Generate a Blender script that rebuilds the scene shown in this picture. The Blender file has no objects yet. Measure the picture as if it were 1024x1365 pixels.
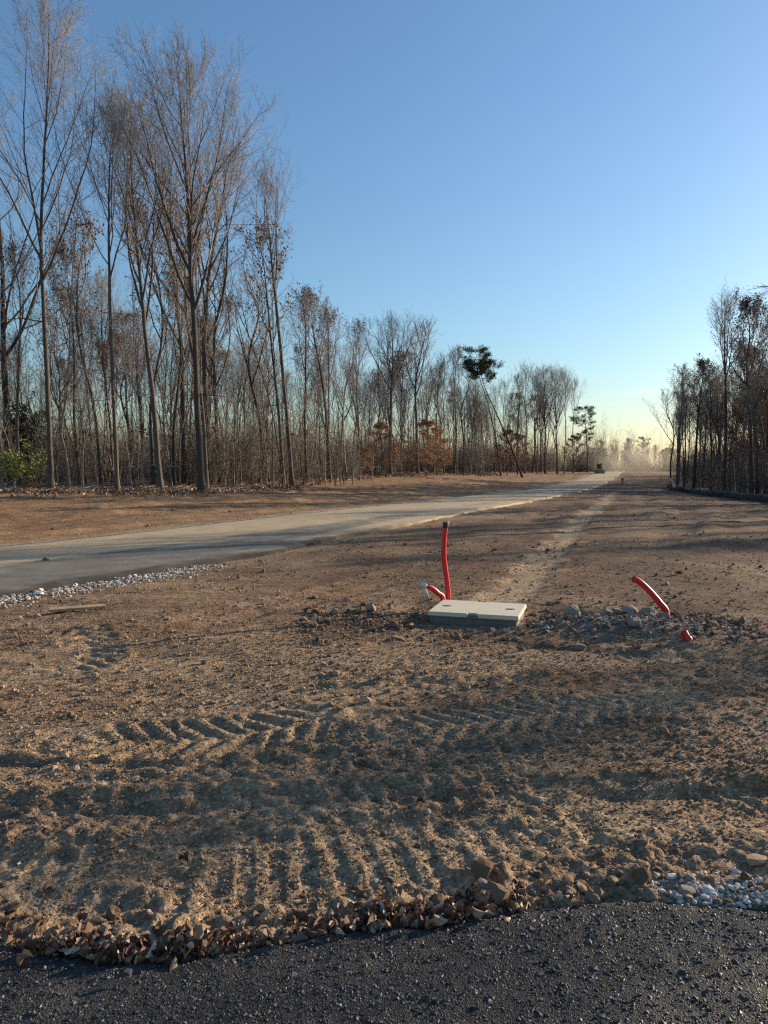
import bpy, bmesh, math, random
import numpy as np
from mathutils import Vector, Matrix

# ------------------------------------------------------------------ camera, sky, sun, exposure
S = bpy.context.scene
C = S.collection
F, CX, CY, HOR, CAMH = 985.0, 512.0, 682.5, 627.0, 1.6      # focal length etc. in photo pixels
PITCH = math.atan((CY - HOR) / F)
cam_d = bpy.data.cameras.new('camera')
cam = bpy.data.objects.new('camera', cam_d); C.objects.link(cam)
cam_d.sensor_fit = 'HORIZONTAL'; cam_d.sensor_width = 36; cam_d.lens = 36 * F / 1024
cam_d.clip_start = 0.1; cam_d.clip_end = 3000
cam.location = (0, 0, CAMH); cam.rotation_euler = (math.pi / 2 - PITCH, 0, 0)
S.camera = cam

SUN_AZ, SUN_EL = math.radians(58), math.radians(14.5)       # azimuth clockwise from +Y
w = bpy.data.worlds.new('World'); S.world = w; w.use_nodes = True
wn = w.node_tree; bg = wn.nodes['Background']
sky = wn.nodes.new('ShaderNodeTexSky'); sky.sky_type = 'NISHITA'; sky.sun_disc = False
sky.sun_elevation = SUN_EL; sky.sun_rotation = SUN_AZ
sky.air_density = 1.35; sky.dust_density = 0.8; sky.ozone_density = 4.9; sky.altitude = 100
def wmath(op, a, b=None):
    n = wn.nodes.new('ShaderNodeMath'); n.operation = op
    for k, v_ in enumerate((a, b)):
        if v_ is None: continue
        if hasattr(v_, 'is_linked'): wn.links.new(v_, n.inputs[k])
        else: n.inputs[k].default_value = v_
    return n.outputs[0]
_tc = wn.nodes.new('ShaderNodeTexCoord'); _sx = wn.nodes.new('ShaderNodeSeparateXYZ'); wn.links.new(_tc.outputs['Generated'], _sx.inputs[0])
_az = wmath('ARCTAN2', _sx.outputs[0], _sx.outputs[1]); _el = wmath('ARCSINE', _sx.outputs[2])
_cn = wn.nodes.new('ShaderNodeTexNoise'); _cn.inputs['Scale'].default_value = 1.0; _cn.inputs['Detail'].default_value = 4
_cv = wn.nodes.new('ShaderNodeCombineXYZ'); wn.links.new(wmath('MULTIPLY', _az, 22.0), _cv.inputs[0]); wn.links.new(wmath('MULTIPLY', _el, 260.0), _cv.inputs[1]); wn.links.new(_cv.outputs[0], _cn.inputs['Vector'])
_cl = None                                    # a few thin cirrus streaks low over the road's end: azimuth, elevation, half length, half width, slope
for a0, e0, hl, hw_, sl, st_ in ((.335, .0985, .040, .0020, .055, .75), (.370, .1015, .022, .0024, .05, .6), (.285, .0850, .035, .0016, .02, .35), (.42, .078, .06, .003, .03, .3), (-.9, .11, .08, .003, .03, .4), (1.9, .10, .09, .003, .02, .4)):
    da = wmath('SUBTRACT', _az, a0); de = wmath('SUBTRACT', wmath('SUBTRACT', _el, e0), wmath('MULTIPLY', da, sl))
    q = wmath('ADD', wmath('POWER', wmath('ABSOLUTE', wmath('DIVIDE', da, hl)), 2.0), wmath('POWER', wmath('ABSOLUTE', wmath('DIVIDE', de, hw_)), 2.0))
    g = wmath('MULTIPLY', wmath('EXPONENT', wmath('MULTIPLY', q, -1.0)), st_); _cl = g if _cl is None else wmath('MAXIMUM', _cl, g)
_cf = wmath('MULTIPLY', _cl, wmath('MULTIPLY', _cn.outputs[0], 1.3))
_mx = wn.nodes.new('ShaderNodeMix'); _mx.data_type = 'RGBA'; wn.links.new(_cf, _mx.inputs[0]); wn.links.new(sky.outputs[0], _mx.inputs[6]); _mx.inputs[7].default_value = (5.6, 5.2, 4.9, 1)
wn.links.new(_mx.outputs[2], bg.inputs[0]); bg.inputs[1].default_value = 0.094
sun_d = bpy.data.lights.new('sun', 'SUN'); sun = bpy.data.objects.new('sun', sun_d); C.objects.link(sun)
sun_d.energy = 4.6; sun_d.angle = math.radians(0.5); sun_d.color = (1.0, 0.83, 0.61)
SUNV = Vector((math.sin(SUN_AZ) * math.cos(SUN_EL), math.cos(SUN_AZ) * math.cos(SUN_EL), math.sin(SUN_EL)))
sun.rotation_euler = SUNV.to_track_quat('Z', 'Y').to_euler(); sun.location = SUNV * 80
S.view_settings.view_transform = 'Standard'; S.view_settings.look = 'None'
S.view_settings.exposure = 1.0; S.view_settings.gamma = 1
S.render.engine = 'CYCLES'
S.cycles.max_bounces = 4; S.cycles.diffuse_bounces = 2; S.cycles.glossy_bounces = 2
S.cycles.transparent_max_bounces = 4; S.cycles.volume_bounces = 0; S.cycles.use_denoising = False; S.cycles.filter_width = 1.25; S.cycles.sample_clamp_indirect = 4

RNG = np.random.default_rng(7)
random.seed(7)

# ------------------------------------------------------------------ noise
def _hash(ix, iy, seed):
    h = (ix.astype(np.int64) * 374761393 + iy.astype(np.int64) * 668265263 + seed * 974634777) & 0xffffffff
    h = ((h ^ (h >> 13)) * 1274126177) & 0xffffffff
    h = ((h ^ (h >> 16)) * 2246822519) & 0xffffffff
    return ((h ^ (h >> 15)) & 0xffffff) / float(0xffffff)
def vnoise(x, y, seed=0):
    ix = np.floor(x); iy = np.floor(y); fx = x - ix; fy = y - iy
    u = fx * fx * fx * (fx * (fx * 6 - 15) + 10); v = fy * fy * fy * (fy * (fy * 6 - 15) + 10)
    a = _hash(ix, iy, seed); b = _hash(ix + 1, iy, seed); c = _hash(ix, iy + 1, seed); d = _hash(ix + 1, iy + 1, seed)
    return (a * (1 - u) + b * u) * (1 - v) + (c * (1 - u) + d * u) * v * 1.0
def fbm(x, y, o=4, seed=0, gain=0.5):
    s = 0; a = 1; t = 0
    for k in range(o):
        s = s + a * (vnoise(x + 17.3 * k, y - 9.1 * k, seed + k) * 2 - 1); t += a; a *= gain; x = x * 2.03; y = y * 2.03
    return s / t
def sst(a, b, x):
    t = np.clip((x - a) / (b - a), 0, 1); return t * t * (3 - 2 * t)
def bump1(x, c, wd): return np.exp(-((x - c) / wd) ** 2)

# ------------------------------------------------------------------ terrain
ROAD_C = np.array([(-13.5, -1.0), (-9.0, 7.0), (-6.3, 12.0), (-3.8, 17.3), (-0.4, 26.0), (4.6, 38.0), (9.6, 52.0), (16.0, 70.0), (25.0, 96.0),
                   (37.0, 128.0), (48.5, 160.0), (60.0, 192.0)])
ROAD_W = 5.3
def road_lat(x, y):
    """signed distance to the road's middle: positive to the right (camera side), plus distance along"""
    best = np.full(np.shape(x), 1e9); sgn = np.zeros(np.shape(x)); acc = 0.0; al = np.zeros(np.shape(x))
    for (ax, ay), (bx, by) in zip(ROAD_C[:-1], ROAD_C[1:]):
        dx, dy = bx - ax, by - ay; L = math.hypot(dx, dy)
        t = np.clip(((x - ax) * dx + (y - ay) * dy) / L ** 2, 0, 1)
        qx, qy = x - ax - t * dx, y - ay - t * dy; d = np.hypot(qx, qy)
        s = np.where(qx * dy - qy * dx > 0, 1, -1)
        m = d < best
        best = np.where(m, d, best); sgn = np.where(m, s, sgn); al = np.where(m, acc + t * L, al); acc += L
    return best * sgn, al
PROF_Y = [-50, 30, 50, 75, 100, 130, 165, 185, 230, 400]
PROF_Z = [0, 0, -0.12, -0.42, -0.40, 0.15, 1.20, 1.25, -1.0, -3.0]
def macro(x, y):
    x = np.asarray(x, float); y = np.asarray(y, float)
    # smooth profile: average of three lookups
    z = sum(np.interp(y + o, PROF_Y, PROF_Z) for o in (-8, -4, 0, 4, 8)) / 5
    lat, al = road_lat(x, y)
    rise = np.interp(y, [0, 30, 45, 75, 105, 140, 170, 400], [0.2, 0.38, 0.48, 1.0, 1.4, 1.0, 0.1, 0.0])
    z = z + sst(3.0, 26.0, -lat) * rise
    r = x - (18.0 + 0.24 * (y - 20))
    z = z - sst(-14, 2, r) * 0.36 * sst(15, 40, y) * (1 - sst(70, 110, y))
    return z
def wood_edge_l(x):    # the wood beyond the road starts where y is larger than this
    return np.interp(x, [-90, -30, -23, -11, -7, -5.5, 0.85, 18, 41, 50, 60], [38, 43.5, 45, 48, 58, 74, 103, 130, 165, 182, 186])
def wood_l(x, y): return sst(-2.5, 2.5, y - wood_edge_l(x) + 2.2 * fbm(x * .21, y * .21, 2, 90))
def fence_x(y): return 18.0 + 0.24 * (y - 20)
def wood_r(x, y): return sst(-0.4, 2.0, x - fence_x(y) - 0.8)

# pixel -> place on the ground
def ray(px, py):
    v = Vector(((px - CX) / F, -(py - CY) / F, -1)); return cam.rotation_euler.to_matrix() @ v
_T = np.exp(np.linspace(math.log(.5), math.log(400), 700)); _AT = {}
def at(px, py):
    if (px, py) in _AT: return _AT[(px, py)].copy()
    r = np.array(ray(px, py)); t0 = _T; p = np.array([0, 0, CAMH])
    for _ in range(2):
        q = p + r * t0[:, None]; k = np.nonzero(q[:, 2] < macro(q[:, 0], q[:, 1]))[0]; k = k[0] if len(k) else len(t0) - 1
        t0 = np.linspace(t0[max(k - 1, 0)], t0[k], 40)
    _AT[(px, py)] = Vector(p + r * t0[20]); return _AT[(px, py)].copy()
def at_d(px, py, d):                   # the point on a pixel's ray that is d metres ahead
    r = ray(px, py); return Vector((0, 0, CAMH)) + r * (d / r.y)

# asphalt apron edge, as a function of x
_e = [(-600, 1200), (-200, 1240), (0, 1262), (60, 1280), (130, 1290), (250, 1284), (330, 1268), (450, 1252), (600, 1238), (690, 1224), (830, 1210), (930, 1217), (1024, 1224), (1300, 1230), (1700, 1240)]
_e = [at(px, py - 6) for px, py in _e]
EDGE_X = [p.x for p in _e]; EDGE_Y = [p.y for p in _e]
def apron_edge(x): return np.interp(x, EDGE_X, EDGE_Y) + 0.02 * fbm(np.asarray(x, float) * 6, np.zeros(np.shape(x)), 3, 55)

# wheel tracks: polyline, half width, lug spacing, slant, depth, lug height, style
def pl(*pts): return np.array([tuple(at(*p))[:2] for p in pts])
TRACKS = [
    (pl((-160, 1165), (0, 1180), (220, 1175), (420, 1155), (620, 1122), (830, 1095), (1100, 1070)), 0.24, 0.125, 0.05, 0.004, 0.0075, 1),
    (pl((110, 985), (230, 985), (330, 978), (440, 955)), 0.30, 0.165, 0.20, 0.010, 0.022, 2),
    (pl((-120, 905), (0, 905), (90, 892), (125, 875), (118, 850), (90, 835)), 0.26, 0.18, 0.18, 0.008, 0.018, 2),
    (pl((540, 975), (650, 962), (760, 950), (900, 930)), 0.26, 0.15, 0.24, 0.007, 0.016, 2),
    (pl((600, 893), (680, 887), (800, 880), (960, 868)), 0.20, 0.17, 0.10, 0.007, 0.015, 1),
    (pl((700, 1075), (840, 1062), (980, 1080), (1100, 1100)), 0.20, 0.14, 0.2, 0.009, 0.015, 2),
]
LINES = [  # long low ridges and ruts: polyline, half width, height
    (pl((-80, 1060), (200, 1058), (420, 1050), (640, 1042), (1080, 1030)), 0.05, 0.028),
    (pl((-80, 1085), (200, 1080), (500, 1068), (1080, 1052)), 0.06, -0.03),
    (pl((-80, 1018), (200, 1020), (420, 1010), (700, 1000)), 0.07, -0.035),
    (pl((-50, 1125), (300, 1112), (560, 1085), (760, 1062)), 0.05, 0.03),
    (pl((450, 915), (700, 905), (1050, 890)), 0.08, 0.03),
    (pl((200, 930), (420, 905), (700, 860), (1000, 880)), 0.10, -0.03),
    (pl((0, 865), (160, 850), (330, 820), (560, 770)), 0.12, -0.035),
    (pl((40, 845), (200, 830), (400, 790), (560, 750)), 0.12, 0.03),
]
DUSTY = pl((668, 800), (690, 785), (712, 760), (740, 730), (775, 695), (806, 668), (820, 655))
def seg_coords(P, x, y):
    best = np.full(x.shape, 1e9); lat = np.zeros(x.shape); al = np.zeros(x.shape); acc = 0.0; n = len(P) - 1; ends = np.zeros(x.shape)
    for i in range(n):
        ax, ay = P[i]; bx, by = P[i + 1]; dx, dy = bx - ax, by - ay; L = math.hypot(dx, dy)
        tr = ((x - ax) * dx + (y - ay) * dy) / L ** 2; t = np.clip(tr, 0, 1)
        qx, qy = x - ax - t * dx, y - ay - t * dy; d = np.hypot(qx, qy); m = d < best
        best = np.where(m, d, best); lat = np.where(m, np.where(qx * dy - qy * dx > 0, d, -d), lat); al = np.where(m, acc + t * L, al); acc += L
    return lat, al, best, acc
VX, VY, VA = 0.466, 7.78, math.radians(-17)             # the utility vault's front left corner and turn
def soil_masks(x, y):
    lat, al = road_lat(x, y)
    onroad = 1 - sst(ROAD_W / 2 - 0.25, ROAD_W / 2 + 0.05, np.abs(lat))
    apron = 1 - sst(-0.06, 0.02, y - apron_edge(x))
    return lat, al, onroad, apron
def height(x, y, lod=0.0):
    """ground height with relief; lod = local mesh spacing, so that relief finer than the mesh is left out"""
    x = np.asarray(x, float); y = np.asarray(y, float); shp = x.shape; x = x.ravel(); y = y.ravel()
    lod = np.broadcast_to(np.asarray(lod, float), shp).ravel() if np.ndim(lod) else np.full(x.shape, float(lod))
    z = macro(x, y); lat, al, onroad, apron = soil_masks(x, y)
    wl = wood_l(x, y); wr = wood_r(x, y); near = 1 - sst(14, 30, np.hypot(x, y))
    # broad undulation
    d = 0.025 * fbm(x * .35, y * .35, 3, 1) + 0.06 * fbm(x * .09, y * .09, 2, 4) * sst(10, 40, y)
    # furrows of the graded field beyond the road and on the right
    fld = sst(3.0, 5.0, -lat) * (1 - wl)
    u = x * 0.91 - y * 0.41; v = x * 0.41 + y * 0.91
    d += fld * (0.10 * fbm(u * 0.85 + .6 * fbm(u * .2, v * .05, 2, 9), v * 0.09, 3, 11) + 0.10 * fbm(u * 2.3, v * .3, 2, 12))
    rf = sst(3.0, 6.0, lat) * sst(9, 16, y) * (1 - wr)
    d += rf * (0.08 * fbm(u * 1.0, v * 0.13, 3, 21) + 0.04 * fbm(x * .9, y * .9, 3, 22))
    d += (wl + wr) * 0.10 * fbm(x * .6, y * .6, 3, 31)
    flat = np.zeros(x.shape)
    nm = np.hypot(x, y) < 34
    if nm.any():
        X = x[nm]; Y = y[nm]; D = np.zeros(X.shape); FL = np.zeros(X.shape)
        brk = fbm(X * 1.3, Y * 1.3, 3, 41)
        for P, hw, sp, sl, dep, lug, style in TRACKS:
            la, s, dist, tot = seg_coords(P, X, Y); t = la / hw
            m = (1 - sst(0.82, 1.12, np.abs(t))) * sst(-0.30, 0.15, brk + 0.16) * sst(0, .35, np.minimum(s, tot - s) + .3 * brk)
            if style == 1: ph = s / sp + sl * t * 2
            else: ph = s / sp + sl * 6 * np.abs(t) + 0.5 * (t > 0)
            wv = np.sin(ph * 2 * math.pi + .8 * vnoise(X * 3, Y * 3, 3)) + .35 * fbm(X * 14, Y * 14, 2, 8)
            L = sst(-0.15, 0.30, wv)
            if style == 2: L = L * (1 - 0.7 * bump1(t, 0, 0.12))
            D += m * (-dep + lug * (L - 0.3)) + 0.010 * bump1(np.abs(t), 1.15, 0.18) * (.5 + brk); FL = np.maximum(FL, m)
        D += .028 * fbm(X * .55 + .2 * fbm(X * .7, Y * .7, 2, 44), (Y - .06 * X) * 3.0, 4, 43) * ((Y > 0) * (1 - sst(7, 12, Y)))
        for P, hw, hh in LINES:
            la, s, dist, tot = seg_coords(P, X, Y)
            D += hh * bump1(la + 0.04 * fbm(X * 2, Y * 2, 2, 5), 0, hw) * sst(-0.6, 0.2, brk + .3)
        la, s, dist, tot = seg_coords(DUSTY, X, Y)
        m = 1 - sst(0.18, 0.42, dist); D += -0.03 * m; FL = np.maximum(FL, 0.8 * m)
        # spoil heap round the conduits, the trench behind it, the pit round the vault
        def blob(px, py, rx, ry, h):
            p = at(px, py); return h * np.exp(-((X - p.x) / rx) ** 2 - ((Y - p.y) / ry) ** 2)
        D += blob(850, 838, 0.75, 0.4, 0.09) + blob(770, 840, 0.5, 0.22, 0.05) + blob(905, 850, 0.5, 0.3, 0.05) + blob(690, 845, 0.4, 0.18, 0.03)
        D += blob(745, 812, 0.45, 0.25, -0.12) + blob(560, 806, 0.35, 0.35, -0.08) + blob(920, 812, 0.6, 0.25, -0.05)
        soft = 1 - 0.7 * FL
        # clods and crumbs
        def ridg(f, sd): return np.clip(vnoise(X * f, Y * f, sd) - 0.42, 0, 1) ** 0.8
        patch = 0.35 + 0.9 * sst(-0.25, 0.35, fbm(X * .8, Y * .8, 3, 61))
        LD = lod[nm]
        def ok(wl_): return 1 - sst(wl_ * 0.3, wl_ * 0.7, LD)
        D += soft * patch * (0.012 * ridg(5.5, 71) * ok(.18) + 0.022 * ridg(11, 72) * ok(.09) + 0.030 * ridg(21, 73) * ok(.045) + 0.024 * ridg(40, 74) * ok(.025))
        D += (0.007 * fbm(X * 9, Y * 9, 3, 75) + 0.007 * fbm(X * 34, Y * 34, 2, 76) * ok(.03))
        vx = (X - VX) * math.cos(VA) + (Y - VY) * math.sin(VA); vy = -(X - VX) * math.sin(VA) + (Y - VY) * math.cos(VA)
        pit = 1 - sst(.02, .22, np.maximum(np.abs(vx - .4775) - .4775, np.abs(vy - .375) - .375)); D = D * (1 - pit) + pit * (.5 * D - .02)
        d[nm] += D * (1 - sst(24, 34, np.hypot(X, Y)))
    far = np.hypot(x, y) > 18
    if far.any():
        X = x[far]; Y = y[far]
        d[far] += sst(18, 30, np.hypot(X, Y)) * (1 - onroad[far]) * (0.05 * np.clip(vnoise(X * 3.1, Y * 3.1, 81) - .45, 0, 1) + 0.10 * np.clip(vnoise(X * 1.1, Y * 1.1, 82) - .55, 0, 1))
    # under the pavements the ground stays below the sheets
    d = d * (1 - onroad) * (1 - apron)
    z = z + d - 0.05 * onroad - 0.06 * apron
    z = z + 0.012 * bump1(y - apron_edge(x), 0.14, 0.10) * (1 - apron)
    return z.reshape(shp)
def hz(x, y): return float(height(np.array([x]), np.array([y]), 0.02)[0])

# ------------------------------------------------------------------ material helpers
def mat(name, rough=0.9, spec=0.2):
    m = bpy.data.materials.new(name); m.use_nodes = True
    b = m.node_tree.nodes['Principled BSDF']; b.inputs['Roughness'].default_value = rough
    b.inputs['Specular IOR Level'].default_value = spec
    return m, m.node_tree, b
def node(nt, t, **kw):
    n = nt.nodes.new(t)
    for k, v in kw.items(): setattr(n, k, v)
    return n
def noise_n(nt, scale, detail=4, rough=0.6, vec=None):
    n = node(nt, 'ShaderNodeTexNoise'); n.inputs['Scale'].default_value = scale; n.inputs['Detail'].default_value = detail
    n.inputs['Roughness'].default_value = rough
    if vec is not None: nt.links.new(vec, n.inputs['Vector'])
    return n
def ramp(nt, src, stops):
    r = node(nt, 'ShaderNodeValToRGB'); e = r.color_ramp.elements
    while len(e) < len(stops): e.new(0.5)
    for q, (p, c) in zip(e, stops): q.position = p; q.color = (*c, 1) if len(c) == 3 else c
    nt.links.new(src, r.inputs[0]); return r
def mix(nt, fac, a, b, mode='MIX'):
    n = node(nt, 'ShaderNodeMix', data_type='RGBA', blend_type=mode)
    for k, v in ((0, fac), (6, a), (7, b)):
        if hasattr(v, 'is_linked'): nt.links.new(v, n.inputs[k])
        else: n.inputs[k].default_value = v if k == 0 else (*v, 1)
    return n.outputs[2]
def bump(nt, bsdf, h, strength, dist, prev=None):
    n = node(nt, 'ShaderNodeBump'); n.inputs['Strength'].default_value = strength; n.inputs['Distance'].default_value = dist
    nt.links.new(h, n.inputs['Height'])
    if prev: nt.links.new(prev.outputs[0], n.inputs['Normal'])
    nt.links.new(n.outputs[0], bsdf.inputs['Normal']); return n
def coords(nt): return node(nt, 'ShaderNodeTexCoord').outputs['Object']

def simple(name, col, col2=None, scale=6, rough=0.85, spec=0.2, bmp=0.0, rnd=0.0):
    m, nt, b = mat(name, rough, spec); v = coords(nt)
    n = noise_n(nt, scale, 5, 0.6, v)
    c2 = col2 or tuple(c * 0.7 for c in col)
    r = ramp(nt, n.outputs[0], [(0.3, c2), (0.7, col)]); out = r.outputs[0]
    if rnd:
        oi = node(nt, 'ShaderNodeObjectInfo'); rr = ramp(nt, oi.outputs['Random'], [(0, (1 - rnd,) * 3), (1, (1 + rnd, 1 + rnd * .95, 1 + rnd * .9))])
        out = mix(nt, 1.0, out, rr.outputs[0], 'MULTIPLY')
    nt.links.new(out, b.inputs['Base Color'])
    if bmp: bump(nt, b, n.outputs[0], bmp, 0.02)
    return m
def ramp_random(name, stops, island=True, rough=0.8, spec=0.25, grain=20, trans=0.0, bmp=0.3):
    m, nt, b = mat(name, rough, spec)
    src = node(nt, 'ShaderNodeNewGeometry').outputs['Random Per Island'] if island else node(nt, 'ShaderNodeObjectInfo').outputs['Random']
    r = ramp(nt, src, stops); n = noise_n(nt, grain, 4, 0.6, coords(nt))
    g = ramp(nt, n.outputs[0], [(0.25, (0.6, 0.6, 0.6)), (0.75, (1.25, 1.25, 1.25))])
    nt.links.new(mix(nt, 1.0, r.outputs[0], g.outputs[0], 'MULTIPLY'), b.inputs['Base Color'])
    bump(nt, b, n.outputs[0], bmp, 0.01)
    return m

def soil_material():
    m, nt, b = mat('soil', 0.95, 0.12); v = coords(nt)
    at_ = node(nt, 'ShaderNodeAttribute', attribute_name='zone'); sep = node(nt, 'ShaderNodeSeparateColor'); nt.links.new(at_.outputs['Color'], sep.inputs[0])
    at2 = node(nt, 'ShaderNodeAttribute', attribute_name='zone2'); sep2 = node(nt, 'ShaderNodeSeparateColor'); nt.links.new(at2.outputs['Color'], sep2.inputs[0])
    n1 = noise_n(nt, 1.1, 6, 0.65, v); n2 = noise_n(nt, 14, 6, 0.7, v); n3 = noise_n(nt, 90, 3, 0.7, v)
    base = ramp(nt, n1.outputs[0], [(0.30, (0.18, 0.116, 0.073)), (0.52, (0.295, 0.194, 0.121)), (0.72, (0.40, 0.277, 0.178))]).outputs[0]
    fine = ramp(nt, n2.outputs[0], [(0.30, (0.55, 0.53, 0.51)), (0.70, (1.40, 1.38, 1.35))]).outputs[0]
    base = mix(nt, 1.0, base, fine, 'MULTIPLY')
    mp_ = node(nt, 'ShaderNodeMapping'); mp_.inputs['Scale'].default_value = (.35, 2.6, 1); mp_.inputs['Rotation'].default_value = (0, 0, -.06); nt.links.new(v, mp_.inputs[0])
    nb_ = noise_n(nt, 1.6, 5, .65, mp_.outputs[0]); base = mix(nt, 1.0, base, ramp(nt, nb_.outputs[0], [(.32, (.62, .61, .60)), (.5, (.95, .94, .93)), (.68, (1.3, 1.28, 1.24))]).outputs[0], 'MULTIPLY')
    dust = mix(nt, 1.0, (0.42, 0.315, 0.20), fine, 'MULTIPLY')
    base = mix(nt, sep.outputs[1], base, dust)
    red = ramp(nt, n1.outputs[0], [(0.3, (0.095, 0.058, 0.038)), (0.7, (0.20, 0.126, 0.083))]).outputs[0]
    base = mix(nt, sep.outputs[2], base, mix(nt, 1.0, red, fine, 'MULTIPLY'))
    straw = ramp(nt, n1.outputs[0], [(0.3, (0.16, 0.096, 0.054)), (0.7, (0.32, 0.20, 0.112))]).outputs[0]
    base = mix(nt, sep2.outputs[0], base, mix(nt, 1.0, straw, fine, 'MULTIPLY'))
    lv = node(nt, 'ShaderNodeTexVoronoi'); lv.inputs['Scale'].default_value = 7; nt.links.new(v, lv.inputs['Vector'])
    ls = node(nt, 'ShaderNodeSeparateColor'); nt.links.new(lv.outputs['Color'], ls.inputs[0])
    litter = ramp(nt, ls.outputs[0], [(0.0, (0.10, 0.055, 0.03)), (0.45, (0.24, 0.125, 0.06)), (0.8, (0.36, 0.20, 0.10)), (1.0, (0.42, 0.28, 0.17))]).outputs[0]
    base = mix(nt, sep.outputs[0], base, litter)
    grey = mix(nt, 1.0, (0.25, 0.23, 0.21), fine, 'MULTIPLY')
    base = mix(nt, sep2.outputs[1], base, grey)
    cv_ = node(nt, 'ShaderNodeTexVoronoi'); cv_.inputs['Scale'].default_value = 62; nt.links.new(v, cv_.inputs['Vector']); cs = node(nt, 'ShaderNodeSeparateColor'); nt.links.new(cv_.outputs['Color'], cs.inputs[0])
    base = mix(nt, 1.0, base, ramp(nt, cs.outputs[0], [(0, (.72, .71, .70)), (.8, (1.12, 1.12, 1.12)), (1, (1.55, 1.55, 1.55))]).outputs[0], 'MULTIPLY')
    nt.links.new(base, b.inputs['Base Color'])
    dn = noise_n(nt, 9, 3, .6, v); vm = node(nt, 'ShaderNodeVectorMath', operation='SCALE'); nt.links.new(dn.outputs['Color'], vm.inputs[0]); vm.inputs['Scale'].default_value = .10
    va = node(nt, 'ShaderNodeVectorMath', operation='ADD'); nt.links.new(v, va.inputs[0]); nt.links.new(vm.outputs[0], va.inputs[1])
    p = bump(nt, b, n2.outputs[0], 0.6, 0.03)
    for sc, st, di in ((26, .55, .022), (62, .8, .012), (140, .8, .006)):
        vo = node(nt, 'ShaderNodeTexVoronoi'); vo.inputs['Scale'].default_value = sc; nt.links.new(va.outputs[0], vo.inputs['Vector'])
        sub = node(nt, 'ShaderNodeMath', operation='SUBTRACT'); sub.inputs[0].default_value = 1; nt.links.new(vo.outputs['Distance'], sub.inputs[1])
        rc = node(nt, 'ShaderNodeSeparateColor'); nt.links.new(vo.outputs['Color'], rc.inputs[0]); ml = node(nt, 'ShaderNodeMath', operation='MULTIPLY'); nt.links.new(sub.outputs[0], ml.inputs[0]); nt.links.new(rc.outputs[1], ml.inputs[1])
        p = bump(nt, b, ml.outputs[0], st, di, p)
    return m

M = {}
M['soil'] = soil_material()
M['bark'] = simple('bark', (0.15, 0.122, 0.10), (0.07, 0.056, 0.046), 9, 0.95, 0.1, 0.6, 0.25)
M['bark_pale'] = simple('bark_pale', (0.30, 0.26, 0.22), (0.17, 0.14, 0.115), 7, 0.95, 0.1, 0.5, 0.15)
M['bark_dark'] = simple('bark_dark', (0.09, 0.074, 0.061), (0.045, 0.037, 0.031), 9, 0.95, 0.1, 0.6, 0.2)
M['twig'] = simple('twig', (0.31, 0.275, 0.25), (0.20, 0.175, 0.158), 3, 0.9, 0.1, 0, 0.2)
M['brush'] = ramp_random('brush', [(0, (0.075, 0.06, 0.048)), (0.55, (0.15, 0.118, 0.092)), (0.9, (0.25, 0.205, 0.165)), (1, (0.38, 0.32, 0.26))], grain=4, bmp=0)
def leafmat(name, stops): return ramp_random(name, stops, True, 0.75, 0.2, 30, bmp=0.0)
M['leaf_brown'] = leafmat('leaf_brown', [(0, (0.09, 0.045, 0.025)), (0.5, (0.17, 0.085, 0.045)), (1, (0.26, 0.14, 0.075))])
M['leaf_orange'] = leafmat('leaf_orange', [(0, (0.30, 0.14, 0.065)), (0.5, (0.46, 0.25, 0.12)), (1, (0.58, 0.38, 0.21))])
M['leaf_red'] = leafmat('leaf_red', [(0, (0.13, 0.045, 0.03)), (0.5, (0.24, 0.085, 0.055)), (1, (0.32, 0.15, 0.09))])
M['leaf_green'] = leafmat('leaf_green', [(0, (0.12, 0.14, 0.035)), (0.5, (0.24, 0.26, 0.07)), (1, (0.40, 0.40, 0.13))])
M['needle'] = leafmat('needle', [(0, (0.018, 0.030, 0.014)), (0.5, (0.035, 0.058, 0.026)), (1, (0.06, 0.085, 0.04))])
M['litter'] = ramp_random('dead_leaf', [(0, (0.08, 0.036, 0.022)), (0.3, (0.17, 0.08, 0.044)), (0.6, (0.30, 0.16, 0.088)), (0.85, (0.42, 0.26, 0.15)), (1, (0.52, 0.39, 0.27))], True, 0.6, 0.3, 25, bmp=.4)
M['litter_obj'] = ramp_random('dead_leaf_single', [(0, (0.06, 0.026, 0.018)), (0.3, (0.115, 0.048, 0.028)), (0.5, (0.26, 0.13, 0.07)), (0.75, (0.42, 0.25, 0.14)), (1, (0.55, 0.43, 0.31))], False, 0.45, 0.4, 25, bmp=.4)
M['clod_dark'] = ramp_random('clod_dark', [(0, (0.10, 0.065, 0.045)), (0.6, (0.18, 0.118, 0.08)), (1, (0.32, 0.235, 0.165))], True, 0.95, 0.1, 45, bmp=.7)
M['clod'] = ramp_random('clod', [(0, (0.15, 0.098, 0.065)), (0.6, (0.28, 0.19, 0.122)), (1, (0.44, 0.33, 0.23))], True, 0.95, 0.1, 45, bmp=.7)
M['clod_obj'] = ramp_random('clod_single', [(0, (0.17, 0.105, 0.065)), (0.6, (0.33, 0.215, 0.135)), (1, (0.45, 0.325, 0.215))], False, 0.95, 0.1, 45, bmp=.7)
M['stone_obj'] = ramp_random('fieldstone', [(0, (0.20, 0.155, 0.12)), (0.6, (0.29, 0.24, 0.195)), (1, (0.36, 0.32, 0.28))], False, 0.9, 0.2, 30, bmp=.6)
M['gravel'] = ramp_random('white_gravel', [(0, (0.22, 0.17, 0.125)), (0.5, (0.42, 0.365, 0.305)), (1, (0.64, 0.60, 0.545))], True, 0.85, 0.3, 60, bmp=.4)
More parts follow.
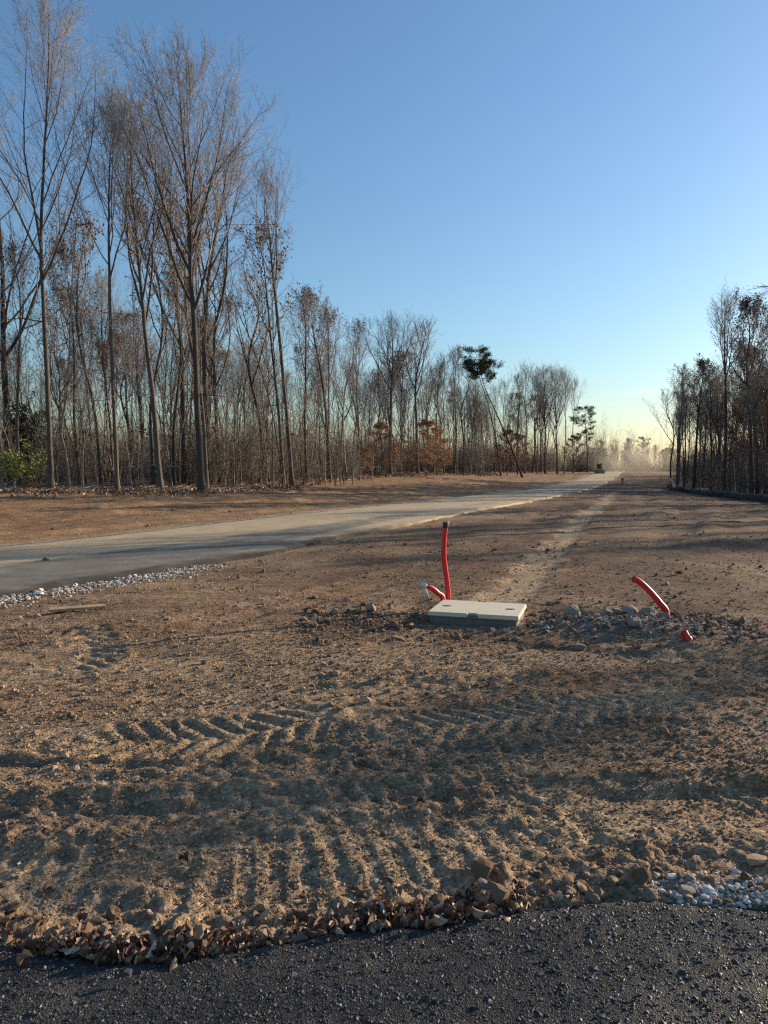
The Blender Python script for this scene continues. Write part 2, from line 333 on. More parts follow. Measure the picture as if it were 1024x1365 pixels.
M['gravel_obj'] = ramp_random('white_gravel_single', [(0, (0.36, 0.30, 0.24)), (0.5, (0.58, 0.53, 0.47)), (1, (0.76, 0.73, 0.69))], False, 0.85, 0.3, 60, bmp=.4)
M['rubble'] = ramp_random('grey_rubble', [(0, (0.19, 0.15, 0.12)), (0.7, (0.30, 0.25, 0.21)), (1, (0.42, 0.38, 0.34))], True, .92, .15, 50, bmp=.5)
M['aggregate'] = ramp_random('asphalt_aggregate', [(0, (0.011, 0.0105, 0.010)), (0.65, (0.032, 0.030, 0.029)), (0.93, (0.085, 0.08, 0.077)), (1, (0.26, 0.25, 0.24))], True, 0.55, 0.5, 80, bmp=.3)
M['wood'] = simple('weathered_wood', (0.42, 0.31, 0.18), (0.27, 0.19, 0.11), 14, 0.85, 0.2, 0.3)
M['stake'] = simple('stake_wood', (0.30, 0.24, 0.17), (0.2, 0.15, 0.1), 10)
M['fabric'] = simple('silt_fabric', (0.022, 0.022, 0.024), (0.012, 0.012, 0.013), 3, 0.6, 0.3, 0.4)
M['red'] = simple('red_conduit', (0.62, 0.022, 0.028), (0.50, 0.018, 0.022), 25, 0.38, 0.5)
M['black'] = simple('black_plastic', (0.03, 0.03, 0.032), (0.02, 0.02, 0.02), 10, 0.5, 0.4)
M['tape'] = simple('pull_tape', (0.62, 0.62, 0.60), (0.5, 0.5, 0.48), 10, 0.6, 0.3)
M['lid'] = simple('polymer_concrete', (0.62, 0.545, 0.42), (0.56, 0.495, 0.38), 12, 0.85, 0.25, 0.1)
M['vault'] = simple('vault_side', (0.17, 0.165, 0.14), (0.12, 0.118, 0.10), 20, 0.8, 0.25, 0.1)
M['yellow'] = simple('machine_yellow', (0.62, 0.42, 0.06), (0.5, 0.33, 0.05), 4, 0.5, 0.4)
M['white'] = simple('white_plastic', (0.75, 0.75, 0.74), (0.66, 0.66, 0.65), 8, 0.5, 0.4)
M['grey'] = simple('grey_green_plastic', (0.34, 0.32, 0.27), (0.28, 0.265, 0.22), 8, 0.6, 0.3)
M['track'] = simple('track_rubber', (0.05, 0.045, 0.04), (0.03, 0.028, 0.025), 8, 0.9, 0.1)
M['glass'], _nt, _b = mat('cab_glass', 0.05, 0.5); _b.inputs['Base Color'].default_value = (0.05, 0.06, 0.065, 1)

# ------------------------------------------------------------------ object helpers
def tag(o, label=None, cat=None, group=None, kind=None):
    for k, v in (('label', label), ('category', cat), ('group', group), ('kind', kind)):
        if v: o[k] = v
    return o
def empty(name, loc, rz=0, scale=1):
    o = bpy.data.objects.new(name, None); C.objects.link(o); o.location = loc; o.rotation_euler = (0, 0, rz); o.scale = (scale,) * 3
    o.empty_display_size = 0.2
    return o
def link(name, me, parent=None, loc=None):
    o = bpy.data.objects.new(name, me); C.objects.link(o); o.parent = parent
    if loc is not None: o.location = loc
    return o
def mesh_np(name, V, quads=None, tris=None, material=None, smooth=True):
    me = bpy.data.meshes.new(name); V = np.asarray(V, np.float32)
    nq = 0 if quads is None else len(quads); nt_ = 0 if tris is None else len(tris)
    loops = np.concatenate([np.asarray(quads, np.int32).ravel() if nq else np.zeros(0, np.int32), np.asarray(tris, np.int32).ravel() if nt_ else np.zeros(0, np.int32)])
    me.vertices.add(len(V)); me.vertices.foreach_set('co', V.ravel())
    me.loops.add(len(loops)); me.loops.foreach_set('vertex_index', loops)
    me.polygons.add(nq + nt_)
    st = np.concatenate([np.arange(nq) * 4, nq * 4 + np.arange(nt_) * 3]).astype(np.int32)
    me.polygons.foreach_set('loop_start', st)
    me.polygons.foreach_set('use_smooth', np.full(nq + nt_, smooth))
    me.update(calc_edges=True); me.validate()
    if material: me.materials.append(material)
    return me
def bm_mesh(name, bm, material, smooth=False):
    me = bpy.data.meshes.new(name); bm.normal_update(); bm.to_mesh(me); bm.free()
    me.materials.append(material)
    if smooth:
        for p in me.polygons: p.use_smooth = True
    return me
def bm_box(bm, x0, x1, y0, y1, z0, z1, bev=0.0, mtx=None):
    r = bmesh.ops.create_cube(bm, size=1); vs = r['verts']
    for v in vs: v.co = Vector((x0 + (v.co.x + .5) * (x1 - x0), y0 + (v.co.y + .5) * (y1 - y0), z0 + (v.co.z + .5) * (z1 - z0)))
    if bev:
        es = list({e for v in vs for e in v.link_edges})
        rr = bmesh.ops.bevel(bm, geom=es, offset=bev, segments=2, affect='EDGES', profile=0.6); vs = list({v for f in rr['faces'] for v in f.verts} | {v for v in vs if v.is_valid})
    if mtx: bmesh.ops.transform(bm, matrix=mtx, verts=[v for v in vs if v.is_valid])
def tubes(P, R, k):
    """P (M,n,3), R (M,n) -> verts, quads"""
    P = np.asarray(P, float); M_, n, _ = P.shape
    T = np.gradient(P, axis=1); T /= np.linalg.norm(T, axis=2, keepdims=True) + 1e-9
    mt = np.abs(T.mean(axis=1)); ref = np.zeros((M_, 3)); ref[np.arange(M_), mt.argmin(axis=1)] = 1
    U = np.cross(T, ref[:, None, :]); U /= np.linalg.norm(U, axis=2, keepdims=True) + 1e-9
    W = np.cross(T, U)
    a = np.arange(k) * 2 * math.pi / k
    V = P[:, :, None, :] + R[:, :, None, None] * (np.cos(a)[None, None, :, None] * U[:, :, None, :] + np.sin(a)[None, None, :, None] * W[:, :, None, :])
    idx = np.arange(M_ * n * k).reshape(M_, n, k)
    a0 = idx[:, :-1, :]; b0 = np.roll(a0, -1, axis=2); a1 = idx[:, 1:, :]; b1 = np.roll(a1, -1, axis=2)
    return V.reshape(-1, 3), np.stack([a0, b0, b1, a1], axis=-1).reshape(-1, 4)
def spikes(P, R):
    """straight tapering twigs with a point: P (M,2,3) -> verts, tris"""
    A, B = P[:, 0], P[:, -1]; T = B - A; T /= np.linalg.norm(T, axis=1, keepdims=True) + 1e-9
    ref = np.zeros_like(T); ref[np.arange(len(T)), np.abs(T).argmin(1)] = 1; U = np.cross(T, ref); U /= np.linalg.norm(U, axis=1, keepdims=True) + 1e-9; W = np.cross(T, U)
    r = R[:, :1]; V = np.stack([A + r * U, A + r * (-.5 * U + .866 * W), A + r * (-.5 * U - .866 * W), B], 1)
    i = np.arange(len(A))[:, None] * 4; return V.reshape(-1, 3), np.concatenate([np.c_[i, i + 1, i + 3], np.c_[i + 1, i + 2, i + 3], np.c_[i + 2, i, i + 3]])
def join(parts):
    Vs = []; Qs = []; o = 0
    for V, Q in parts: Vs.append(V); Qs.append(Q + o); o += len(V)
    return np.concatenate(Vs), np.concatenate(Qs)
def smooth_path(pts, n):
    """Catmull-Rom through pts, n samples"""
    p = np.asarray(pts, float); p = np.vstack([2 * p[0] - p[1], p, 2 * p[-1] - p[-2]]); m = len(p) - 3
    out = []
    for t in np.linspace(0, m - 1e-6, n):
        i = int(t); f = t - i; a, b, c, d = p[i:i + 4]
        out.append(0.5 * ((2 * b) + (-a + c) * f + (2 * a - 5 * b + 4 * c - d) * f * f + (-a + 3 * b - 3 * c + d) * f ** 3))
    return np.array(out)

# ------------------------------------------------------------------ trees
def children(rng, P, R, per, t0, t1, ang, asd, length, n, up, jit, rfac, rmin, rtip=0.35, lsd=0.25):
    """side shoots of many branches at once; length: fraction of the parent's length (falls towards the tip)"""
    M_, m, _ = P.shape
    t = (np.arange(per)[None, :] + rng.random((M_, per))) / per * (t1 - t0) + t0
    f = t * (m - 1); i = np.minimum(f.astype(int), m - 2); fr = (f - i)[..., None]
    rows = np.arange(M_)[:, None]
    A = P[rows, i]; B = P[rows, i + 1]; pos = A + (B - A) * fr
    tan = B - A; tan /= np.linalg.norm(tan, axis=2, keepdims=True) + 1e-9
    rp = R[rows, i] * (1 - fr[..., 0]) + R[rows, i + 1] * fr[..., 0]
    plen = np.linalg.norm(np.diff(P, axis=1), axis=2).sum(axis=1)[:, None]
    rv = rng.normal(size=pos.shape); rv -= (rv * tan).sum(-1, keepdims=True) * tan; rv /= np.linalg.norm(rv, axis=2, keepdims=True) + 1e-9
    a = np.clip(rng.normal(ang, asd, size=t.shape), 0.1, 1.5)[..., None]
    d = np.cos(a) * tan + np.sin(a) * rv
    L = plen * length * (1.15 - 0.65 * t) * np.clip(rng.normal(1, lsd, size=t.shape), 0.4, 1.7)
    r = np.maximum(rp * rfac, rmin)
    return shoots(rng, pos.reshape(-1, 3), d.reshape(-1, 3), L.ravel(), r.ravel(), n, up, jit, rtip)
def shoots(rng, pos, d, L, r, n, up, jit, rtip):
    K = len(pos); out = np.zeros((K, n, 3)); out[:, 0] = pos; p = pos.copy(); d = d.copy()
    for s in range(1, n):
        d = d + rng.normal(0, jit, size=d.shape); d[:, 2] += up
        d /= np.linalg.norm(d, axis=1, keepdims=True) + 1e-9
        p = p + d * (L / (n - 1))[:, None]; out[:, s] = p
    R = r[:, None] * np.linspace(1, rtip, n)[None, :]
    return out, R
def make_tree(name, seed, path, r0, base, n1=14, ang1=0.62, up1=0.16, len1=0.62, n2=9, n3=6, n4=4, fork=0, spread=1.0, bark='bark', twigs='twig',
              leaves=0, leafmat_='leaf_brown', leafsize=0.09, up2=0.10, tw=0.0082, dead=3, jit=0.07):
    """path: trunk points relative to the foot; base: height fraction where limbs begin"""
    rng = np.random.default_rng(seed)
    TP = smooth_path(path, 26); H = TP[-1, 2]; tt = np.linspace(0, 1, 26)
    TP[1:-1, :2] += rng.normal(0, 0.012 * H / 25, size=(24, 2))
    TR = r0 * ((1 - tt) ** 0.85 * 0.80 + 0.03) + r0 * 0.45 * np.exp(-tt * H / 0.5)
    P0, R0 = TP[None], TR[None]
    # limbs
    hs = base + (0.96 - base) * ((np.arange(n1) + rng.random(n1) * 0.9) / n1) ** 1.05
    f = hs * 25; i = np.minimum(f.astype(int), 24); fr = (f - i)[:, None]
    pos = TP[i] + (TP[i + 1] - TP[i]) * fr; tan = TP[i + 1] - TP[i]; tan /= np.linalg.norm(tan, axis=1, keepdims=True)
    az = np.arange(n1) * 2.399 + rng.random(n1) * 1.2
    rv = np.stack([np.cos(az), np.sin(az), np.zeros(n1)], 1)
    a = np.clip(rng.normal(ang1, 0.10, n1), 0.18, 1.4)[:, None]; a[:fork] *= .8
    d = np.cos(a) * tan + np.sin(a) * rv
    u = (hs - base) / (1 - base)
    L = (H * (1 - hs) * len1 + 0.03 * H) * (0.9 + 0.25 * rng.random(n1)) * (0.55 + 0.45 * np.sin(np.clip(u * 2.4 + .55, 0, math.pi / 2)))
    L *= spread
    rr = np.interp(hs, tt, TR) * (0.42 + 0.22 * rng.random(n1))
    if fork: rr[:fork] = np.interp(hs[:fork], tt, TR) * 0.72; L[:fork] = H * (1 - hs[:fork]) * rng.uniform(.66, .90, fork)
    P1, R1 = shoots(rng, pos, d, L, rr, 12, up1, jit, 0.12)
    groups_trunk = [(P0, R0, 9), (P1, R1, 6)]
    if dead:                                          # short dead stubs below the crown
        hs2 = rng.uniform(base * 0.45, base, dead); ii = (hs2 * 25).astype(int); az = rng.random(dead) * 6.28
        dd = np.stack([np.cos(az), np.sin(az), rng.uniform(-.1, .6, dead)], 1)
        PD, RD = shoots(rng, TP[ii], dd, rng.uniform(.03, .11, dead) * H, np.full(dead, 0.03 * H / 25 + .012), 6, 0.02, 0.12, 0.2)
        groups_trunk.append((PD, RD, 4))
    P2, R2 = children(rng, P1, R1, n2, 0.18, 0.98, 0.62, 0.2, 0.46, 8, up2 * .7, 0.055, 0.55, tw * 1.7, 0.3)
    P2b, R2b = children(rng, P0, R0, max(5, n1 // 2), base + .05, 0.97, 0.7, 0.2, 0.14, 7, up2, 0.09, 0.2, tw * 1.7, 0.3)
    if dead: P2c, R2c = children(rng, PD, RD, 3, .3, 1., .8, .3, .5, 7, 0.0, .15, .5, tw, .3); P2b = np.concatenate([P2b, P2c]); R2b = np.concatenate([R2b, R2c])
    parts = [(P2, R2, 4), (P2b, R2b, 4)]
    n8 = 8
    P3, R3 = children(rng, P2, R2, n3, 0.12, 1.0, 0.66, 0.22, 0.42, 5, up2 * .6, 0.06, 0.55, tw, 0.4)
    P3b, R3b = children(rng, P2b, R2b, max(3, n3 // 2), 0.15, 1.0, 0.66, 0.22, 0.42, 5, up2 * .9, 0.12, 0.55, tw, 0.4)
    P3 = np.concatenate([P3, P3b]); R3 = np.concatenate([R3, R3b])
    parts.append((P3, R3, 3))
    if n4:
        P4, R4 = children(rng, P3, R3, n4, 0.05, 1.0, 0.55, 0.22, 0.62, 2, up2 * 1.2, 0.06, 0.75, tw * 0.8, 0.35)
    else: P4 = P3
    tv, tq = join([tubes(*g) for g in groups_trunk]); cv, cq = join([tubes(*g) for g in parts]); ct = None
    if n4: sv, st = spikes(P4, R4); ct = st + len(cv); cv = np.vstack([cv, sv])
    out = {'trunk': mesh_np(name + '_trunk', tv, tq, None, M[bark]), 'crown': mesh_np(name + '_crown', cv, cq, ct, M[twigs])}
    if leaves:
        src = P4[:, -2:, :].reshape(-1, 3); src = src[src[:, 2] > 0.5]
        k = rng.integers(0, len(src), leaves); out['foliage'] = leaf_mesh(name + '_foliage', rng, src[k] + rng.normal(0, 0.12, (leaves, 3)), leafsize, leafmat_)
    return out
def leaf_mesh(name, rng, pos, size, material, droop=0.3):
    n = len(pos); s = size * rng.uniform(0.6, 1.35, n)[:, None]
    d = rng.normal(size=(n, 3)); d[:, 2] -= droop; d /= np.linalg.norm(d, axis=1, keepdims=True)
    e = rng.normal(size=(n, 3)); e -= (e * d).sum(1, keepdims=True) * d; e /= np.linalg.norm(e, axis=1, keepdims=True)
    f = np.cross(d, e)
    V = np.stack([pos - d * s, pos + e * s * .45 + f * s * .12, pos + d * s, pos - e * s * .45 + f * s * .12], 1)
    return mesh_np(name, V.reshape(-1, 3), np.arange(n * 4).reshape(n, 4), None, M[material], False)
def make_pine(name, seed, path, r0, base, n1=16, reach=0.16, tufts=5):
    rng = np.random.default_rng(seed); TP = smooth_path(path, 22); H = TP[-1, 2]; tt = np.linspace(0, 1, 22)
    TR = r0 * ((1 - tt) * 0.85 + 0.06) + r0 * 0.35 * np.exp(-tt * H / 0.5)
    hs = base + (0.99 - base) * (np.arange(n1) + rng.random(n1)) / n1; ii = np.minimum((hs * 21).astype(int), 21)
    az = np.arange(n1) * 2.399 + rng.random(n1); d = np.stack([np.cos(az), np.sin(az), rng.uniform(0.1, 0.5, n1)], 1)
    u = (hs - base) / (1 - base); L = H * reach * (0.55 + 0.6 * np.sin(np.clip(u, 0, 1) * math.pi * .8 + .3)) * rng.uniform(.7, 1.25, n1)
    P1, R1 = shoots(rng, TP[ii], d, L, np.full(n1, r0 * .2), 8, 0.03, 0.12, .25)
    P2, R2 = children(rng, P1, R1, 7, .3, 1., .7, .2, .4, 5, .05, .1, .5, .012, .4)
    tv, tq = join([tubes(TP[None], TR[None], 8), tubes(P1, R1, 5)]); cv, cq = tubes(P2, R2, 3)
    c = np.concatenate([P2[:, 2:, :].reshape(-1, 3), P1[:, -2:, :].reshape(-1, 3)])
    c = np.repeat(c, tufts, 0) + rng.normal(0, 0.24, (len(c) * tufts, 3)) * np.array([1, 1, .5])
    n = len(c); q = 7; d = rng.normal(size=(n, q, 3)); d[..., 2] += .5; d /= np.linalg.norm(d, axis=2, keepdims=True)
    e = rng.normal(size=(n, q, 3)); e = np.cross(d, e); e /= np.linalg.norm(e, axis=2, keepdims=True)
    s = rng.uniform(.16, .32, (n, q, 1)); o = c[:, None, :]
    V = np.stack([o - e * .022, o + e * .022, o + d * s], 2).reshape(-1, 3)
    return {'trunk': mesh_np(name + '_trunk', tv, tq, None, M['bark_dark']), 'crown': mesh_np(name + '_crown', cv, cq, None, M['twig']),
            'foliage': mesh_np(name + '_foliage', V, None, np.arange(len(V)).reshape(-1, 3), M['needle'], False)}
def plant(proto, name, loc, rz, scale, label, cat, group=None, sz=None):
    o = empty(name, loc, rz, scale)
    if sz: o.scale = (scale, scale, scale * sz)
    for k, me in proto.items(): link(k, me, o)
    return tag(o, label, cat, group)
def foot(px, d, sink=0.12):
    r = ray(px, 640); x = r.x / r.y * d
    return Vector((x, d, hz(x, d) - sink))
def pixpath(d, *pts):                     # a trunk's course, traced at the trunk's own distance, relative to its foot
    b = foot(pts[0][0], d); rng = np.random.default_rng(int(abs(pts[0][0])) + 3); out = [(0, 0, 0)]
    for px, py in pts[1:]:
        p = at_d(px, py, d); out.append((p.x - b.x, rng.normal(0, 0.012) * (p.z - b.z), p.z - b.z))
    return out

# ------------------------------------------------------------------ ground
def build_ground():
    fine = np.radians(np.arange(-33, 33.001, 0.21)); g = [fine[-1]]; st = math.radians(0.21)
    while g[-1] < math.pi - 0.03: st = min(st * 1.12, math.radians(4)); g.append(g[-1] + st)
    side = np.array(g[1:]); side = side[side < math.pi - 0.02]
    ang = np.concatenate([-side[::-1], fine, side]); na = len(ang)
    rad = [0.6]; 
    while rad[-1] < 420:
        r = rad[-1]; k = 1.05 if r < 2.0 else (1.0050 if r < 14 else (1.0085 if r < 50 else (1.03 if r < 200 else 1.06))); rad.append(r * k)
    rad = np.array(rad); nr = len(rad)
    A, R = np.meshgrid(ang, rad); X = np.sin(A) * R; Y = np.cos(A) * R
    lod = np.broadcast_to((R * np.maximum(np.gradient(ang)[None, :], 0.0046)), X.shape)
    Z = height(X, Y, lod)
    V = np.stack([X, Y, Z], -1).reshape(-1, 3); V = np.vstack([V, [[0, 0, -0.06]]])
    idx = np.arange(nr * na).reshape(nr, na); a0 = idx[:-1]; a1 = idx[1:]
    q = np.stack([a0, np.roll(a0, -1, 1), np.roll(a1, -1, 1), a1], -1).reshape(-1, 4)[:, ::-1]
    c = len(V) - 1; t = np.stack([np.full(na, c), np.roll(idx[0], -1), idx[0]], -1)[:, ::-1]
    t = t[:, ::-1]
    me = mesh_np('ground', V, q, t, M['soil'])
    x, y = V[:, 0], V[:, 1]; lat, al = road_lat(x, y)
    wl = wood_l(x, y); wr = wood_r(x, y)
    n = fbm(x * .5, y * .5, 4, 201); n2 = fbm(x * 2.2, y * 2.2, 3, 205)
    wl2 = sst(-2.5, 2.5, y - wood_edge_l(x) + np.interp(x, [-30, -8, 0], [7.5, 6, 3]) + 4 * n + 1.5 * n2)
    litter = np.clip(np.maximum(wl, wl2) * (lat < -4) + wr * .8, 0, 1) * sst(-.75, .1, n + .35)
    litter = np.maximum(litter, 0.55 * sst(0.05, 0.4, n2 + .25 * n) * sst(-8, 0, y - wood_edge_l(x)) * (1 - sst(0, 4, lat)))
    tr = np.zeros(x.shape); nm = np.hypot(x, y) < 40
    for P, hw, *_ in TRACKS:
        la, s_, dist, tot = seg_coords(P, x[nm], y[nm]); tr[nm] = np.maximum(tr[nm], (1 - sst(hw * .7, hw * 1.15, dist)) * .55 * sst(-.5, .3, n2[nm] + .2))
    la, s_, dist, tot = seg_coords(DUSTY, x, y); tr = np.maximum(tr, (1 - sst(.16, .55, dist + .3 * n2)) * .75)
    for k, off in ((0, -1.9), (1, 1.9), (2, 3.8)):
        la2 = la + off; tr = np.maximum(tr, .28 * (1 - sst(.1, .6, np.abs(la2) + .3 * n2)) * sst(10, 16, y))  # parallel dusty streaks; lit bands of the furrows are put into their colour
    shoulder = (1 - sst(.2, 1.6, np.abs(lat) - ROAD_W / 2 + .5 * n)) * np.where(lat < 0, .8, .15)
    dust = np.clip(np.maximum(np.maximum(tr, shoulder), .35 * sst(.05, .5, n)), 0, 1) * (1 - litter)
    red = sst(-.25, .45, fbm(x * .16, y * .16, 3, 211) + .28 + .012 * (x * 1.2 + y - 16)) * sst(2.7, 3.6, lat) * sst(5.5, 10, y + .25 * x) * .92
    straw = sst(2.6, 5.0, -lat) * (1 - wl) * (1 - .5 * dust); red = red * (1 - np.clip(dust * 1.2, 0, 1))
    def bl(px, py, rx, ry):
        p = at(px, py); return np.exp(-((x - p.x) / rx) ** 2 - ((y - p.y) / ry) ** 2)
    grey = np.clip(bl(850, 836, .8, .4) * (1 + n2) * 1.0, 0, 1)
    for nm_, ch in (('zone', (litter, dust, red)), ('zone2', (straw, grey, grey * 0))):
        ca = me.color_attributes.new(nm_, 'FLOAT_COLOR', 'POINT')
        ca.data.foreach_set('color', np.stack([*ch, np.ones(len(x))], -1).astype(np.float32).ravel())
    tag(link('ground', me), kind='structure')
build_ground()

# ------------------------------------------------------------------ the dusty road (a slab with a broken near edge)
def build_road():
    m, nt, b = mat('dusty_asphalt', 0.9, 0.2); v = coords(nt)
    at_ = node(nt, 'ShaderNodeAttribute', attribute_name='zone'); sep = node(nt, 'ShaderNodeSeparateColor'); nt.links.new(at_.outputs['Color'], sep.inputs[0])
    n1 = noise_n(nt, 2.5, 6, .7, v); n2 = noise_n(nt, 60, 4, .7, v)
    asp = ramp(nt, n1.outputs[0], [(.3, (.12, .108, .09)), (.7, (.22, .196, .162))]).outputs[0]
    asp = mix(nt, 1.0, asp, ramp(nt, n2.outputs[0], [(.3, (.7, .7, .7)), (.7, (1.25, 1.25, 1.25))]).outputs[0], 'MULTIPLY')
    dust_sun = ramp(nt, n1.outputs[0], [(.3, (.38, .275, .16)), (.7, (.52, .395, .25))]).outputs[0]
    nt.links.new(mix(nt, sep.outputs[1], mix(nt, sep.outputs[0], asp, dust_sun), (.03, .028, .026)), b.inputs['Base Color']); bump(nt, b, n2.outputs[0], .5, .01)
    P = smooth_path(np.c_[ROAD_C, np.zeros(len(ROAD_C))], 520)[:, :2]
    T = np.gradient(P, axis=0); T /= np.linalg.norm(T, axis=1, keepdims=True); N = np.c_[T[:, 1], -T[:, 0]]
    s = np.r_[0, np.cumsum(np.linalg.norm(np.diff(P, axis=0), axis=1))]
    W = ROAD_W / 2; near = W + (.15 + .3 * sst(17, 24, s)) * fbm(s * .5, s * 0, 4, 301) + .05 * fbm(s * 4, s * 0, 3, 303)
    farw = W + .12 * fbm(s * .4, s * 0 + 9, 4, 302)
    cols = 28; V = []; U = []
    for j in range(cols + 1):
        f = j / cols; o = -farw * (1 - f) + near * f; p = P + N * o[:, None]
        z = macro(p[:, 0], p[:, 1]); crown = .03 * (1 - (2 * f - 1) ** 2)
        V.append(np.c_[p, z + .055 + crown + .012 * fbm(p[:, 0] * 1.5, p[:, 1] * 1.5, 3, 305)]); U.append((o, f))
    top = np.stack(V, 1)
    e0 = top[:, :1].copy(); e0[..., 2] -= .2; e1 = top[:, -1:].copy(); e1[..., 2] -= .22; e1[:, 0, :2] += N * .05
    G = np.concatenate([e0, top, e1], 1); n_, c_ = G.shape[:2]
    idx = np.arange(n_ * c_).reshape(n_, c_)
    q = np.stack([idx[:-1, :-1], idx[1:, :-1], idx[1:, 1:], idx[:-1, 1:]], -1).reshape(-1, 4)[:, ::-1]
    me = mesh_np('road', G.reshape(-1, 3), q, None, m)
    lat = np.concatenate([(-farw)[:, None], np.stack([u[0] for u in U], 1), near[:, None]], 1); S_ = np.repeat(s[:, None], c_, 1)
    x = G[..., 0]; y = G[..., 1]
    streak = 1.25 * fbm(lat * 1.9, S_ * .06, 4, 311) + .35 * fbm(x * .8, y * .8, 3, 312)
    dust = sst(-.25, .45, streak * 1.1 - lat * (.20 + .24 * (1 - sst(16, 26, S_))) + .50 + .34 * sst(18, 34, S_)) * .95  # real dust; the far side's sunlit gold is also put into this colour
    dust[:, 0] = .9; dust[:, -1] = 0; edg = np.zeros(dust.shape); edg[:, -1] = 1; edg[:, -2] = .9; edg[:, -3] = np.clip(.3 + fbm(S_[:, -3] * 2, S_[:, -3] * 0, 3, 320), 0, .8); edg *= 1 - sst(20, 32, S_)
    ca = me.color_attributes.new('zone', 'FLOAT_COLOR', 'POINT'); z_ = np.zeros(dust.size)
    ca.data.foreach_set('color', np.stack([dust.ravel(), edg.ravel(), z_, z_ + 1], -1).astype(np.float32).ravel())
    tag(link('road', me), kind='structure')
    return P, N, near, s
RP, RN, RNEAR, RS = build_road()

# ------------------------------------------------------------------ the asphalt apron
def build_apron():
    m, nt, b = mat('fresh_asphalt', 0.75, 0.25); v = coords(nt)
    vo = node(nt, 'ShaderNodeTexVoronoi'); vo.inputs['Scale'].default_value = 160; nt.links.new(v, vo.inputs['Vector'])
    sp = node(nt, 'ShaderNodeSeparateColor'); nt.links.new(vo.outputs['Color'], sp.inputs[0]); n1 = noise_n(nt, 3, 4, .6, v)
    c = ramp(nt, sp.outputs[0], [(0, (.010, .0095, .009)), (.7, (.026, .0245, .024)), (.97, (.07, .066, .063)), (1, (.2, .2, .2))]).outputs[0]
    c = mix(nt, 1.0, c, ramp(nt, n1.outputs[0], [(.3, (.75, .75, .75)), (.7, (1.3, 1.27, 1.22))]).outputs[0], 'MULTIPLY')
    n5 = noise_n(nt, 1.7, 5, .7, v); c = mix(nt, ramp(nt, n5.outputs[0], [(.50, (0, 0, 0)), (.72, (.38, .38, .38))]).outputs[0], c, (.17, .13, .095))
    nt.links.new(c, b.inputs['Base Color'])
    inv = node(nt, 'ShaderNodeMath', operation='SUBTRACT'); inv.inputs[0].default_value = 1; nt.links.new(vo.outputs['Distance'], inv.inputs[1])
    bump(nt, b, inv.outputs[0], .7, .005)
    xs = np.concatenate([np.linspace(-9, -2.2, 40)[:-1], np.linspace(-2.2, 2.2, 240), np.linspace(2.2, 9, 40)[1:]])
    ed = apron_edge(xs) + .012 * fbm(xs * 40, xs * 0, 2, 401)
    back = np.concatenate([np.linspace(0, .06, 6), np.linspace(.06, 1.4, 36)[1:], np.linspace(1.4, 9, 30)[1:]])
    X = np.repeat(xs[:, None], len(back), 1); Y = ed[:, None] - back[None, :]
    Z = .006 + .012 * sst(0, .05, back)[None, :] + .010 * fbm(X * 2, Y * 2, 3, 402) + .004 * fbm(X * 22, Y * 22, 2, 403)
    e = np.stack([xs, ed + .02, np.full(len(xs), -.12)], -1)[:, None, :]
    G = np.concatenate([e, np.stack([X, Y, Z], -1)], 1); n_, c_ = G.shape[:2]; idx = np.arange(n_ * c_).reshape(n_, c_)
    q = np.stack([idx[:-1, :-1], idx[1:, :-1], idx[1:, 1:], idx[:-1, 1:]], -1).reshape(-1, 4)[:, ::-1]
    tag(link('pavement', mesh_np('pavement', G.reshape(-1, 3), q, None, m)), kind='structure')
    # aggregate standing proud of the mat
    rng = np.random.default_rng(5); K = 34000
    x = rng.uniform(-1.9, 1.9, K); bk = rng.uniform(0, 1.15, K) ** 1.0; y = apron_edge(x) - bk
    r = np.exp(rng.normal(math.log(.0046), .35, K)).clip(.0025, .012)
    z = .006 + .012 * sst(0, .05, bk) + .010 * fbm(x * 2, y * 2, 3, 402) + .004 * fbm(x * 22, y * 22, 2, 403)
    me = pebbles('asphalt_aggregate', rng, np.stack([x, y, z - r * .22], -1), r, 'aggregate', flat=.7)
    tag(link('asphalt_aggregate', me), 'dark crushed stone standing proud of the fresh black asphalt', 'aggregate', kind='stuff')

_ico = None
def ico():
    global _ico
    if _ico is None:
        bm = bmesh.new(); bmesh.ops.create_icosphere(bm, subdivisions=1, radius=1)
        bm.verts.ensure_lookup_table(); V = np.array([v.co[:] for v in bm.verts]); Fc = np.array([[v.index for v in f.verts] for f in bm.faces]); bm.free()
        _ico = (V, Fc)
    return _ico
def rotm(rng, n):
    q = rng.normal(size=(n, 4)); q /= np.linalg.norm(q, axis=1, keepdims=True); a, b, c, d = q.T
    return np.stack([np.stack([a*a+b*b-c*c-d*d, 2*(b*c-a*d), 2*(b*d+a*c)], -1), np.stack([2*(b*c+a*d), a*a-b*b+c*c-d*d, 2*(c*d-a*b)], -1), np.stack([2*(b*d-a*c), 2*(c*d+a*b), a*a-b*b-c*c+d*d], -1)], 1)
OCT = (np.array([(1, 0, 0), (-1, 0, 0), (0, 1, 0), (0, -1, 0), (0, 0, 1), (0, 0, -1.)]), np.array([(0, 2, 4), (2, 1, 4), (1, 3, 4), (3, 0, 4), (2, 0, 5), (1, 2, 5), (3, 1, 5), (0, 3, 5)]))
